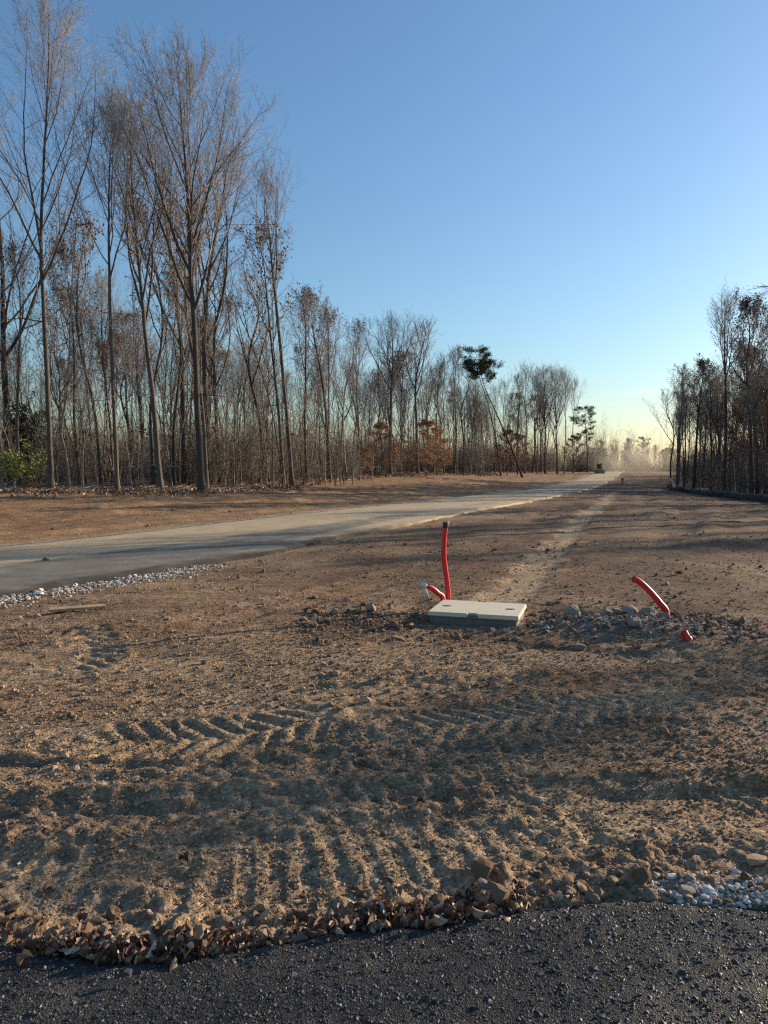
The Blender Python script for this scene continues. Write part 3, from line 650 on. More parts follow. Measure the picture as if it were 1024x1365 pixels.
def pebbles(name, rng, pos, r, material, flat=.75, small=.011):
    Vs = []; Fs = []; o = 0
    for (V, Fc), sel in ((OCT, r < small), (ico(), r >= small)):
        n = int(sel.sum())
        if not n: continue
        P = V[None] * rng.uniform(.62, 1.25, (n, len(V), 1)) * rng.uniform(.65, 1.3, (n, 1, 3))
        P = np.einsum('nij,nvj->nvi', rotm(rng, n), P); P[..., 2] *= flat
        P = P * r[sel][:, None, None] * (1.15 if len(V) == 6 else 1) + pos[sel][:, None, :]
        Vs.append(P.reshape(-1, 3)); Fs.append((Fc[None] + (np.arange(n) * len(V))[:, None, None]).reshape(-1, 3) + o); o += n * len(V)
    return mesh_np(name, np.concatenate(Vs), None, np.concatenate(Fs), M[material], False)
build_apron()

# ------------------------------------------------------------------ trees one can tell apart
def hero(name, label, px, d, pts, r0, base, seed, name_='bare_tree', cat='tree', **kw):
    pr = make_tree(name, seed, pixpath(d, *pts), r0 * .88, base, **kw)
    plant(pr, name_, foot(px, d), 0, .93, label, cat); return pr
PR = {}
PR['a'] = hero('t1', 'tall grey tree with a sunlit trunk beside the green shrub', 68, 45, [(68, 656), (65, 560), (57, 400), (54, 300), (58, 180), (62, 60), (64, -40)], .25, .40, 11,
               n1=15, ang1=.52, up1=.10, len1=.8, fork=3, n2=12, n3=7, n4=4)
PR['b'] = hero('t2', 'crooked slim pale tree with a kinked trunk at the wood edge', 92, 50, [(92, 645), (87, 600), (81, 566), (89, 500), (94, 400), (103, 280), (110, 170)], .16, .42, 12,
               n1=11, ang1=.42, n2=7, n3=6, n4=3, bark='bark_pale')
PR['c'] = hero('t3', 'straight slim tree with a narrow crown between the crooked and leaning trees', 156, 46, [(156, 653), (153, 560), (147, 400), (143, 280), (146, 190), (150, 130)], .21, .46, 13,
               n1=13, ang1=.50, len1=.7, fork=1, n4=4)
PR['d'] = hero('t4', 'tall leaning tree with a smooth half lit trunk', 214, 47, [(214, 644), (205, 540), (192, 420), (183, 310), (172, 200), (166, 90)], .27, .38, 14,
               n1=17, ang1=.52, up1=.10, len1=.8, fork=3, n2=12, n3=7, n4=4)
PR['e'] = hero('t5', 'tallest bare tree with a dark trunk and broad vase crown', 269, 45, [(269, 652), (263, 540), (257, 420), (252, 330), (247, 230), (240, 130), (236, 45)], .31, .36, 15,
               n1=22, ang1=.56, up1=.085, len1=.82, fork=6, n2=13, n3=7, n4=4, bark='bark_dark')
PR['f'] = hero('t6', 'thick forked tree standing close behind the tallest bare tree', 278, 56, [(278, 632), (274, 540), (272, 440), (281, 330), (296, 240), (303, 170)], .36, .36, 16,
               n1=14, ang1=.6, len1=.7, fork=3, n4=3)
PR['g'] = hero('t7', 'low forked dark trunked tree behind the leaning tree', 246, 57, [(246, 634), (244, 520), (240, 450), (228, 330), (212, 220), (205, 150)], .34, .34, 17,
               n1=14, ang1=.6, fork=3, n4=3, bark='bark_dark')
PR['h'] = hero('t8', 'leaning tree with a tall clear trunk and narrow feathery crown', 390, 58, [(390, 640), (381, 540), (368, 400), (360, 330), (354, 270), (350, 222)], .25, .50, 18,
               n1=13, ang1=.50, len1=.8, fork=1, n4=4)
PR['i'] = hero('t9', 'thin pole of a tree slanting away from the feathery crowned tree', 378, 59, [(378, 640), (362, 545), (335, 450), (305, 380), (288, 345)], .10, .6, 19, n1=6, n2=6, n3=4, n4=3)
PR['j'] = hero('t10', 'slender tree keeping brown leaves at its top', 440, 72, [(442, 632), (436, 540), (428, 480), (418, 430), (413, 372)], .26, .50, 20,
               n1=13, ang1=.6, n4=3, leaves=1500, leafsize=.10)
PR['k'] = hero('t11', 'large fan crowned bare tree above the orange beeches', 520, 104, [(519, 628), (520, 560), (521, 510), (523, 470), (521, 404)], .42, .46, 21,
               n1=17, ang1=.62, up1=.10, len1=.95, fork=6, n2=12, n3=6, n4=4, tw=.009)
PR['l'] = hero('t12', 'bare tree with a spreading crown beside the fan crowned tree', 557, 107, [(559, 628), (557, 560), (556, 500), (566, 450), (572, 425)], .34, .40, 22,
               n1=15, ang1=.68, fork=3, n4=3, tw=.011)
PR['m'] = hero('t13', 'massive dark trunk with heavy side limbs behind the green shrub', 14, 55, [(16, 610), (9, 520), (4, 430), (3, 330), (-4, 200), (-8, 60)], .40, .28, 23,
               n1=14, ang1=.95, up1=.10, fork=1, n4=3, bark='bark_dark')
PR['n'] = hero('t14', 'tall slim bare tree with a narrow vase crown behind the silt fence', 967, 72, [(967, 655), (968, 560), (967, 490), (966, 440), (967, 396)], .24, .46, 24,
               n1=14, ang1=.45, len1=.8, fork=4, n4=3, bark='bark_dark', tw=.009)
PR['o'] = hero('t15', 'straight tree with rusty leaves clinging at the top behind the silt fence', 1003, 66, [(1008, 660), (1005, 560), (1001, 480), (1002, 430), (1000, 392)], .26, .38, 25,
               n1=14, ang1=.6, n4=3, leaves=2600, leafsize=.10, bark='bark_dark')
PR['p'] = hero('t16', 'round crowned oak with clinging brown leaves where the silt fence ends', 925, 80, [(922, 652), (926, 580), (932, 520), (937, 470)], .24, .40, 26,
               n1=15, ang1=.85, up1=.08, n4=3, leaves=3200, leafsize=.11, bark='bark_dark', tw=.009)
# generic woodland trees, used again and again with turns and sizes
def gen(name, seed, H, r0, base, bend=.03, **kw):
    rng = np.random.default_rng(seed); p = [(rng.normal(0, bend) * H * f, rng.normal(0, bend) * H * f, H * f) for f in (0, .3, .6, .85, 1)]
    return make_tree(name, seed, p, r0, base, **kw)
PR['q'] = gen('g1', 31, 20, .20, .45, leaves=500, leafsize=.10, n1=12, n2=9, n3=6, n4=3, tw=.010, ang1=.5)
PR['r'] = gen('g2', 32, 18, .22, .38, n1=12, n2=9, n3=6, n4=3, tw=.010, ang1=.75, fork=2, bark='bark_dark')
PR['s'] = gen('g3', 33, 16, .14, .35, leaves=900, leafsize=.10, n1=11, n2=8, n3=6, n4=3, tw=.009, ang1=.55, bend=.05)
PR['t'] = gen('g4', 34, 15, .18, .36, n1=12, n2=9, n3=6, n4=3, tw=.009, ang1=.8, leaves=1600, leafsize=.11)
BEECH = gen('g5', 35, 7.5, .09, .12, n1=20, n2=8, n3=5, n4=4, tw=.009, ang1=1.15, up1=.0, up2=.0, len1=.5, leaves=7500, leafmat_='leaf_orange', leafsize=.085)
REDOAK = gen('g6', 36, 8, .10, .15, n1=18, n2=8, n3=5, n4=4, tw=.009, ang1=1.0, up1=.01, up2=.02, len1=.5, leaves=6000, leafmat_='leaf_red', leafsize=.09)
SAP = [gen('g%d' % k, k, 7.5 + (k % 3), .042, .3, bend=.05, n1=9, n2=4, n3=3, n4=0, tw=.006, ang1=.5, dead=2, bark='bark_pale' if k % 2 else 'bark') for k in (41, 42, 43, 44)]
PINE1 = make_pine('p1', 51, pixpath(122, (697, 636), (683, 600), (664, 556), (648, 520), (641, 495), (637, 466)), .19, .70, 26, .13, 5)
plant(PINE1, 'pine_tree', foot(697, 122), 0, 1, 'leaning pine with a dark tufted crown high above the bare trees', 'tree')
pn = make_pine('p2', 52, pixpath(124, (668, 634), (660, 580), (648, 530), (640, 505), (634, 484)), .16, .80, 11, .12, 8)
plant(pn, 'pine_tree', foot(668, 124), 0, 1, 'slim pine stem rising straight beside the leaning pine', 'tree')
PINE2 = make_pine('p3', 53, pixpath(168, (783, 630), (783, 600), (781, 570), (780, 541)), .22, .50, 20, .17, 5)
plant(PINE2, 'pine_tree', foot(783, 168), 0, 1, 'flat topped pine at the end of the wood beside the machine', 'tree')
plant(PINE2, 'pine_tree', foot(855, 196, .3), 2.0, .66, 'small pine at the far end of the road', 'tree')

# ------------------------------------------------------------------ the woods
def clear(x, y, L, dmin): return all((x - a) ** 2 + (y - b) ** 2 > dmin * dmin for a, b in L)
rng = np.random.default_rng(77)
used = [(foot(px, d).x, d) for px, d in ((68, 45), (92, 50), (156, 46), (214, 47), (269, 45), (278, 56), (246, 57), (390, 58), (440, 72), (520, 104), (557, 107), (14, 55))]
LEFT_KEYS = ['q', 'r', 's', 'q', 's', 'c', 'g', 'd', 't', 'b', 'r', 'f']
LAB = {'t': 'bare tree with a few brown leaves left, deep in the wood beyond the dusty road', 's': 'slim wavy bare tree in the wood beyond the dusty road',
       'b': 'slim crooked bare tree in the wood beyond the dusty road', 'r': 'dark forked bare tree in the wood beyond the dusty road',
       'g': 'dark forked bare tree in the wood beyond the dusty road', 'f': 'dark forked bare tree in the wood beyond the dusty road'}
HT = {}
for k in PR:
    co = np.zeros(len(PR[k]['trunk'].vertices) * 3, np.float32); PR[k]['trunk'].vertices.foreach_get('co', co); HT[k] = float(co[2::3].max())
def wood_tree(x, y, key, h, lab, group, nm='bare_tree', tilt=.05):
    o = plant(PR[key], nm, (x, y, hz(x, y) - .15), rng.random() * 6.28, h / HT[key], lab, 'tree', group)
    o.rotation_euler[0] = rng.normal(0, tilt); o.rotation_euler[1] = rng.normal(0, tilt); return o
cnt = 0; tries = 0
while cnt < 140 and tries < 9000:
    tries += 1
    x = rng.uniform(-62, 40); e = float(wood_edge_l(x)); dep = rng.random() ** 1.2 * 56 + 2.5; y = e + dep
    if x / y < -.62 or (x > 10 and rng.random() < .2) or not clear(x, y, used, 2.0): continue
    if abs(x / y) > .62: continue
    used.append((x, y)); k = LEFT_KEYS[rng.integers(len(LEFT_KEYS))]
    h = rng.uniform(15, 22) - (4 if dep > 18 else 0) * rng.random() * 1.5
    if y > 75: h = rng.uniform(14, 19.5)
    wood_tree(x, y, k, h, LAB.get(k, 'bare grey tree in the wood beyond the dusty road'), LAB.get(k, 'bare grey tree in the wood beyond the dusty road').split(' in the')[0].split(',')[0] + 's beyond the road')
    cnt += 1
# the row of poplars before the far pine
for px, top, d in ((690, 500, 140), (700, 484, 143), (716, 494, 146), (727, 488, 150), (743, 490, 152), (752, 494, 148), (764, 503, 156), (672, 505, 138), (606, 462, 120), (592, 470, 118), (660, 512, 133)):
    p = foot(px, d, .15); h = at_d(px, top, d).z - p.z
    o = plant(PR[['c', 'n', 'q', 'e'][int(px) % 4]], 'poplar_tree', p, rng.random() * 6, h / HT[['c', 'n', 'q', 'e'][int(px) % 4]], 'tall thin bare poplar in the row by the flat topped pine', 'tree', 'poplars by the flat topped pine')
# wood behind the silt fence
RK = ['n', 's', 'q', 't', 'p', 'r', 'o', 's']
RL = {'n': 'slim bare tree with upswept branches in the wood behind the silt fence', 's': 'thin wavy bare tree in the wood behind the silt fence', 'q': 'straight bare tree in the wood behind the silt fence', 'r': 'dark forked bare tree in the wood behind the silt fence', 't': 'thin tree keeping brown leaves in the wood behind the silt fence', 'p': 'leafy brown oak in the wood behind the silt fence', 'o': 'straight tree with rusty leaves in the wood behind the silt fence'}
usedr = [(foot(px, d).x, d) for px, d in ((967, 72), (1003, 66), (925, 80))]
def right_tree(x, y, h):
    usedr.append((x, y)); k = RK[rng.integers(len(RK))]
    wood_tree(x, y, k, h, RL.get(k, 'bare dark tree in the wood behind the silt fence'), RL[k].split(' in the')[0] + 's behind the silt fence', tilt=.03)
for px, d, h in ((895, 84, 11.5), (903, 82, 14), (912, 88, 13), (948, 76, 12.5), (957, 84, 12), (985, 70, 14.5), (992, 80, 16), (1016, 62, 15), (1022, 74, 18), (975, 88, 14), (938, 92, 13)):
    p = foot(px, d); right_tree(p.x, p.y, h)
cnt = tries = 0
while cnt < 76 and tries < 5000:
    tries += 1
    y = rng.uniform(52, 130); x = fence_x(y) + 2.0 + rng.random() ** 1.3 * 34
    if x / y > .62 or x / y < .395 or not clear(x, y, usedr, 2.4): continue
    right_tree(x, y, rng.uniform(9.5, 14.5)); cnt += 1
# the same wood going on beside and behind the viewer: its shadow lies over the foreground
cnt = tries = 0
while cnt < 62 and tries < 8000:
    tries += 1
    y = rng.uniform(-2, 66); x = fence_x(y) + 7 + rng.random() ** .8 * 46
    if (y > 0 and x / y < .60) or not clear(x, y, usedr, 2.9): continue
    if abs((x + 2.5) * .53 - (y - 5.5) * .85) < 2.3: continue         # the clearing that lets the low sun through
    usedr.append((x, y)); k = 'nqrsnqt'[rng.integers(7)]; wood_tree(x, y, k, 9.5 + rng.random() * 4 + .10 * (x - fence_x(y)), RL[k], RL[k].split(' in the')[0] + 's behind the silt fence', tilt=.03); cnt += 1
# a near tree outside the picture that reaches a limb into it
nb = make_tree('t20', 71, [(0, 0, 0), (.2, 0, 4), (.1, .2, 8), (.4, 0, 13)], .22, .5, n1=10, n4=3)
r_ = np.random.default_rng(72); LP_ = smooth_path([(0, 0, 6.6), (-2.2, .2, 8.2), (-4.6, 0, 9.2), (-6.5, .1, 9.35)], 12)[None]; LR_ = np.linspace(.07, .014, 12)[None]
q2, w2 = children(r_, LP_, LR_, 16, .35, 1, .7, .2, .16, 7, .03, .1, .55, .009, .4); q3, w3 = children(r_, q2, w2, 6, .2, 1, .7, .2, .45, 5, .03, .12, .6, .006, .4)
v_, f_ = join([tubes(LP_, LR_, 6), tubes(q2, w2, 4), tubes(q3, w3, 3)]); nb['limb'] = mesh_np('t20_limb', v_, f_, None, M['bark_dark'])
plant(nb, 'bare_tree', (21.6, 30, hz(21.6, 30) - .15), 0, 1, 'bare tree reaching a long limb out over the silt fence', 'tree')
# far end of the road
for k in range(46):
    px = rng.uniform(778, 905); d = rng.uniform(205, 300); p = foot(px, d, .3); kk = ['r', 's', 'q', 't'][k % 4]
    h = rng.uniform(6.5, 10.5)
    wood_tree(p.x, p.y, kk, h + 1.5, 'small hazy tree beyond the crest of the road', 'hazy trees beyond the crest')
# coloured understorey
for px, d, s, lab in ((508, 96, .95, 'beech with pale orange leaves below the fan crowned tree'), (568, 100, 1.05, 'wide orange leaved beech beside the spreading bare tree'), (582, 104, .9, 'orange leaved beech behind its wide neighbour'), (487, 92, .5, 'knee high beech with orange leaves at the wood edge')):
    plant(BEECH, 'beech_tree', foot(px, d), px, s, lab, 'tree')
for px, d, s, lab in ((765, 158, 1.0, 'small red leaved oak by the flat topped pine'), (676, 128, 1.0, 'dull red leaved oak under the leaning pine'), (690, 132, .95, 'dull red leaved oak behind the leaning pine'), (1019, 75, 1.35, 'tall rust red oak deep behind the silt fence'), (1000, 82, 1.1, 'rust red oak between the trunks behind the silt fence')):
    plant(REDOAK, 'oak_tree', foot(px, d), px, s, lab, 'tree')
# saplings along the wood's edge
for px, d in ((20, 46.5), (105, 52), (118, 50), (130, 51), (176, 50), (184, 52), (300, 54), (312, 55), (322, 57), (333, 58), (345, 60), (356, 62), (405, 60), (412, 62), (425, 64), (434, 61), (447, 63), (455, 62), (459, 66), (470, 68), (480, 76), (496, 84), (590, 104), (540, 100), (610, 112), (628, 116), (640, 118), (110, 47.5), (192, 49), (230, 50), (240, 52), (305, 50.5)):
    k = int(px) % 4; o = plant(SAP[k], 'sapling', foot(px, d), rng.random() * 6, rng.uniform(.75, 1.25) * (1.25 if d > 70 else 1), 'thin bare sapling at the edge of the wood beyond the road', 'sapling', 'saplings at the wood edge')
    o.rotation_euler[0] = rng.normal(0, .05); o.rotation_euler[1] = rng.normal(0, .05)

# green shrub and dark evergreens
def shrub(name, px, d, h, wd, leaves, lm, size, label, cat='shrub', nm='evergreen_shrub'):
    r = np.random.default_rng(int(px) + 5); n = 16; az = r.random(n) * 6.28
    d0 = np.stack([np.cos(az) * .55, np.sin(az) * .55, np.ones(n)], 1)
    P1, R1 = shoots(r, np.c_[r.normal(0, .2, (n, 2)), np.zeros(n)], d0, r.uniform(.7, 1.05, n) * h, np.full(n, .022), 8, -.02 if wd > 1 else .1, .14, .3)
    P1[..., :2] *= wd
    P2, R2 = children(r, P1, R1, 9, .3, 1, .8, .2, .35, 5, .02, .1, .5, .006, .4)
    c = P2[:, 1:, :].reshape(-1, 3); k = r.integers(0, len(c), leaves)
    tv, tq = tubes(P1, R1, 5); bv, bq = tubes(P2, R2, 3)
    pr = {'stem': mesh_np(name, tv, tq, None, M['bark']), 'crown': mesh_np(name + '_crown', bv, bq, None, M['twig']), 'foliage': leaf_mesh(name + '_leaf', r, c[k] + r.normal(0, .12, (leaves, 3)), size, lm)}
    return plant(pr, nm, foot(px, d, .05), 0, 1, label, cat)
shrub('s1', 40, 47.5, 3.0, 1.15, 2300, 'leaf_green', .08, 'yellow green leafy shrub under the trees at the wood edge')
shrub('s2', 40, 60, 6.5, .55, 7000, 'needle', .12, 'tall dark evergreen behind the yellow green shrub', nm='evergreen_tree', cat='tree')
shrub('s3', 345, 66, 3.2, .9, 1500, 'leaf_green', .075, 'thin greenish shrub among the trunks deeper in the wood')
shrub('s4', 842, 205, 7, .8, 5000, 'needle', .2, 'dark round evergreen beyond the crest of the road', nm='evergreen_tree', cat='tree')

# brush that nobody could count: three clumps, set out many times by geometry nodes inside one object
def clump(r, n, rad, hmin, hmax, tall):
    h = r.uniform(hmin, hmax, n); h[:tall] = r.uniform(hmax * 1.4, hmax * 2.3, tall)
    a = r.random(n) * 6.28; q = np.sqrt(r.random(n)) * rad; d0 = r.normal(0, .13, (n, 3)); d0[:, 2] = 1
    P1, R1 = shoots(r, np.c_[np.cos(a) * q, np.sin(a) * q, np.full(n, -.15)], d0, h, .007 + .0034 * h, 6, .02, .08, .25)
    P2, R2 = children(r, P1, R1, 8, .15, 1, .75, .25, .30, 4, .05, .10, .6, .007, .4)
    P3, R3 = children(r, P2, R2, 5, .15, 1, .7, .25, .5, 2, .1, .1, .7, .006, .4)
    V, Q = join([tubes(P1, R1, 3), tubes(P2, R2, 3)]); sv, st = spikes(P3, R3)
    return np.vstack([V, sv]), Q, st + len(V)
def scatter_tree():
    nt = bpy.data.node_groups.new('brush_scatter', 'GeometryNodeTree')
    nt.interface.new_socket('Geometry', in_out='INPUT', socket_type='NodeSocketGeometry'); nt.interface.new_socket('Geometry', in_out='OUTPUT', socket_type='NodeSocketGeometry')
    gi = nt.nodes.new('NodeGroupInput'); go = nt.nodes.new('NodeGroupOutput'); L_ = nt.links.new
    na = nt.nodes.new('GeometryNodeInputNamedAttribute'); na.data_type = 'INT'; na.inputs['Name'].default_value = 'which'
    jn = nt.nodes.new('GeometryNodeJoinGeometry'); pts = None
    for k in range(4):
        cmp_ = nt.nodes.new('FunctionNodeCompare'); cmp_.data_type = 'INT'; cmp_.operation = 'EQUAL'
        ins = [q for q in cmp_.inputs if q.type == 'INT']; L_([q for q in na.outputs if q.type == 'INT' and q.enabled][0], ins[0]); ins[1].default_value = k
        sg = nt.nodes.new('GeometryNodeSeparateGeometry'); sg.domain = 'POINT'; L_(gi.outputs[0], sg.inputs[0]); L_(cmp_.outputs[0], sg.inputs['Selection'])
        if k == 3: pts = sg.outputs[0]
        else: g2 = nt.nodes.new('GeometryNodeGeometryToInstance'); L_(sg.outputs[0], g2.inputs[0]); L_(g2.outputs[0], jn.inputs[0])
    mp = nt.nodes.new('GeometryNodeMeshToPoints'); L_(pts, mp.inputs[0]); ip = nt.nodes.new('GeometryNodeInstanceOnPoints'); L_(mp.outputs[0], ip.inputs['Points']); L_(jn.outputs[0], ip.inputs['Instance'])
    ip.inputs['Pick Instance'].default_value = True
    def rnd(dt, a, b, seed):
        n = nt.nodes.new('FunctionNodeRandomValue'); n.data_type = dt
        m_ = [q for q in n.inputs if q.enabled]; m_[0].default_value = a; m_[1].default_value = b; [q for q in n.inputs if q.name == 'Seed'][0].default_value = seed
        return [q for q in n.outputs if q.enabled][0]
    L_(rnd('INT', 0, 2, 1), ip.inputs['Instance Index']); L_(rnd('FLOAT_VECTOR', (-.06, -.06, 0), (.06, .06, 6.28), 2), ip.inputs['Rotation']); L_(rnd('FLOAT', .5, 1.7, 3), ip.inputs['Scale'])
    L_(ip.outputs[0], go.inputs[0]); return nt
SCT = scatter_tree()
def brush(name, pts, label, seed, n=44, rad=2.0, hmin=1.2, hmax=4.2, tall=3):
    r = np.random.default_rng(seed); Vs = []; Qs = []; Ts = []; wh = []; o = 0
    for k in range(3):
        V, Q, T = clump(r, n, rad, hmin, hmax, tall); Vs.append(V); Qs.append(Q + o); Ts.append(T + o); wh.append(np.full(len(V), k)); o += len(V)
    Vs.append(np.c_[pts, height(pts[:, 0], pts[:, 1], .3)]); wh.append(np.full(len(pts), 3))
    me = mesh_np(name, np.concatenate(Vs), np.concatenate(Qs), np.concatenate(Ts), M['brush'])
    at_ = me.attributes.new('which', 'INT', 'POINT'); at_.data.foreach_set('value', np.concatenate(wh).astype(np.int32))
    ob = link(name, me); md = ob.modifiers.new('scatter', 'NODES'); md.node_group = SCT; tag(ob, label, 'brush', kind='stuff')
def area_l(r, n):
    x = r.uniform(-75, 70, n * 5); e = wood_edge_l(x); y = e + 4.0 + r.random(n * 5) ** .9 * 70; k = (np.abs(x / y) < .66); return np.c_[x, y][k][:n]
def area_r(r, n):
    y = r.uniform(40, 150, n * 5); x = fence_x(y) + 3.0 + r.random(n * 5) * 34; k = (x / y < .8) & (x / y > .405); return np.c_[x, y][k][:n]
def area_f(r, n):
    px = r.uniform(765, 915, n); d = r.uniform(198, 310, n); return np.c_[(px - CX) / F * d, d]
rb = np.random.default_rng(64)
brush('understory', area_l(rb, 500), 'tangle of thin brown brush between the trunks beyond the road', 61)
brush('fence_understory', area_r(rb, 170), 'tangle of thin brush between the trunks behind the silt fence', 62)
brush('far_brush', area_f(rb, 90), 'hazy brush beyond the crest of the road', 63, hmin=2, hmax=5)

# ------------------------------------------------------------------ the vault and the red conduits
def tube_mesh(name, pts, r, material, k=14, n=24, cap=True, rad=None):
    P = smooth_path(pts, n)[None]; R = (np.full((1, n), r) if rad is None else np.array(rad)[None])
    V, Q = tubes(P, R, k); me = mesh_np(name, V, Q, None, M[material])
    if cap:
        bm = bmesh.new(); bm.from_mesh(me); bmesh.ops.holes_fill(bm, edges=[e for e in bm.edges if e.is_boundary]); bm.to_mesh(me); bm.free()
    return me
def hollow(name, pts, r, wall, material, n=24, k=16):
    P = smooth_path(pts, n)
    Pi = P[::-1][:8]; path = np.vstack([P, Pi]); rad = np.r_[np.full(n, r), np.full(8, r - wall)]
    V1, Q1 = tubes(P[None], np.full((1, n), r), k); V2, Q2 = tubes(P[None, -8:], np.full((1, 8), r - wall), k)
    o = len(V1); Q2 = Q2[:, ::-1] + o
    a = np.arange(k) + (n - 1) * k; b = np.arange(k) + o + 7 * k
    rim = np.stack([a, np.roll(a, -1), np.roll(b, -1), b], -1)
    return mesh_np(name, np.vstack([V1, V2]), np.vstack([Q1, Q2, rim]), None, M[material])
def vault():
    p = Vector((VX, VY, 0)); g = hz(.9, 7.5); top = .105; W, D = .955, .75
    o = empty('utility_vault', (VX, VY, 0), VA); tag(o, 'low grey utility vault with a pale two piece lid beside red conduits', 'utility vault')
    bm = bmesh.new(); bm_box(bm, .02, W - .02, .02, D - .02, -.35, .052, .006); link('body', bm_mesh('vault_body', bm, M['vault']), o)
    bm = bmesh.new(); bm_box(bm, .008, W - .008, .008, D - .008, .046, .062, .003); link('rim', bm_mesh('vault_rim', bm, M['vault']), o)
    # two lid halves with a notch at each end of the seam and a recessed lifting slot
    for h in (0, 1):
        bm = bmesh.new(); x0, x1 = (0, W / 2 - .0007) if h == 0 else (W / 2 + .0007, W)
        nr = .055; s = 1 if h == 0 else -1; xe = x1 if h == 0 else x0; xo = x0 if h == 0 else x1
        out = [(xo, 0)]
        for k in range(7): a = math.pi * k / 12; out.append((xe - s * nr * math.cos(a), nr * .8 * math.sin(a)))
        for k in range(7): a = math.pi * k / 12; out.append((xe - s * nr * math.sin(a), D - nr * .8 * math.cos(a)))
        out.append((xo, D))
        vs = [bm.verts.new((x, y, .0635)) for x, y in out]; f = bm.faces.new(vs if h == 0 else vs[::-1])
        r = bmesh.ops.extrude_face_region(bm, geom=[f]); tv = [v for v in r['geom'] if isinstance(v, bmesh.types.BMVert)]
        bmesh.ops.translate(bm, verts=tv, vec=(0, 0, top - .0635)); bmesh.ops.recalc_face_normals(bm, faces=bm.faces[:])
        es = [e for e in bm.edges if all(v.co.z > top - .001 for v in e.verts) and not all(abs(v.co.x - xe) < .002 for v in e.verts)]
        bmesh.ops.bevel(bm, geom=es, offset=.006, segments=2, affect='EDGES')
        lid = link('lid', bm_mesh('vault_lid', bm, M['lid']), o)
        cx = xo + s * .13
        bm = bmesh.new(); bmesh.ops.create_cone(bm, cap_ends=True, segments=20, radius1=.05, radius2=.05, depth=.004, matrix=Matrix.Translation((cx, D / 2, top + .0012)) @ Matrix.Diagonal((1, .75, 1, 1)))
        link('lift_recess', bm_mesh('vault_recess', bm, M['vault']), lid)
        bm = bmesh.new(); bm_box(bm, cx - .034, cx + .034, D / 2 - .006, D / 2 + .006, top - .004, top + .008, .003); link('lift_pin', bm_mesh('vault_pin', bm, M['tape']), lid)
    for y0, y1 in ((.004, .045), (D - .045, D - .004)):
        bm = bmesh.new(); bm_box(bm, W / 2 - .046, W / 2 + .046, y0, y1, .05, .088, .004); link('seam_block', bm_mesh('vault_seam', bm, M['vault']), o)
    return o
vault()
def conduit(label, pix, d, r, extra=None, cat='conduit'):
    """pix: course in pixels from the foot up, at the distance d"""
    w_ = [at_d(px, py, dd) for (px, py), dd in zip(pix, d)]; b = Vector((w_[0].x, w_[0].y, hz(w_[0].x, w_[0].y)))
    pts = [(0, 0, -.25)] + [tuple(p - b) for p in w_]
    o = empty('conduit', b); tag(o, label, cat)
    link('pipe', hollow('conduit_pipe', pts, r, .006, 'red'), o)
    if extra: extra(o, [Vector(p) for p in pts])
    return o
def cap_top(o, pts):
    a, b = pts[-2], pts[-1]; d = (b - a).normalized()
    link('cap', tube_mesh('conduit_cap', [b - d * .03, b + d * .0, b + d * .035], .033, 'black', n=6), o)
    link('pull_tape', tube_mesh('conduit_tape', [b + Vector((.03, -.03, -.02)), b + Vector((.036, -.034, .02)), b + Vector((.03, -.01, .05))], .005, 'tape', k=6, n=8), o)
def tape_end(o, pts):
    a, b = pts[-2], pts[-1]; d = (b - a).normalized()
    link('cap', tube_mesh('conduit_cap', [b - d * .04, b, b + d * .03], .033, 'tape', n=6), o)
    for k, q in enumerate(((-.05, -.02, .05), (.06, -.05, -.13), (.02, -.03, -.16), (-.10, 0, .0))):
        q = Vector(q); link('pull_tape', tube_mesh('conduit_tape', [b, b + q * .5 + Vector((0, 0, .02)), b + q], .006, 'tape', k=6, n=8), o)
conduit('tall upright red conduit rising behind the vault', [(598, 800), (596, 775), (592, 745), (592, 720), (594, 700)], [8.62, 8.6, 8.56, 8.55, 8.55], .031, cap_top)
conduit('short red conduit bent over beside the upright one, with pull tape', [(591, 800), (583, 790), (574, 783), (564, 779)], [8.55, 8.5, 8.46, 8.42], .031, tape_end)
conduit('long red conduit slanting out of the grey spoil heap', [(889, 818), (879, 803), (865, 787), (853, 776), (844, 771)], [8.0, 8.0, 8.0, 8.0, 8.0], .035)
conduit('red conduit stub at the foot of the grey spoil heap', [(919, 857), (915, 849), (911, 842)], [6.75, 6.77, 6.78], .036)

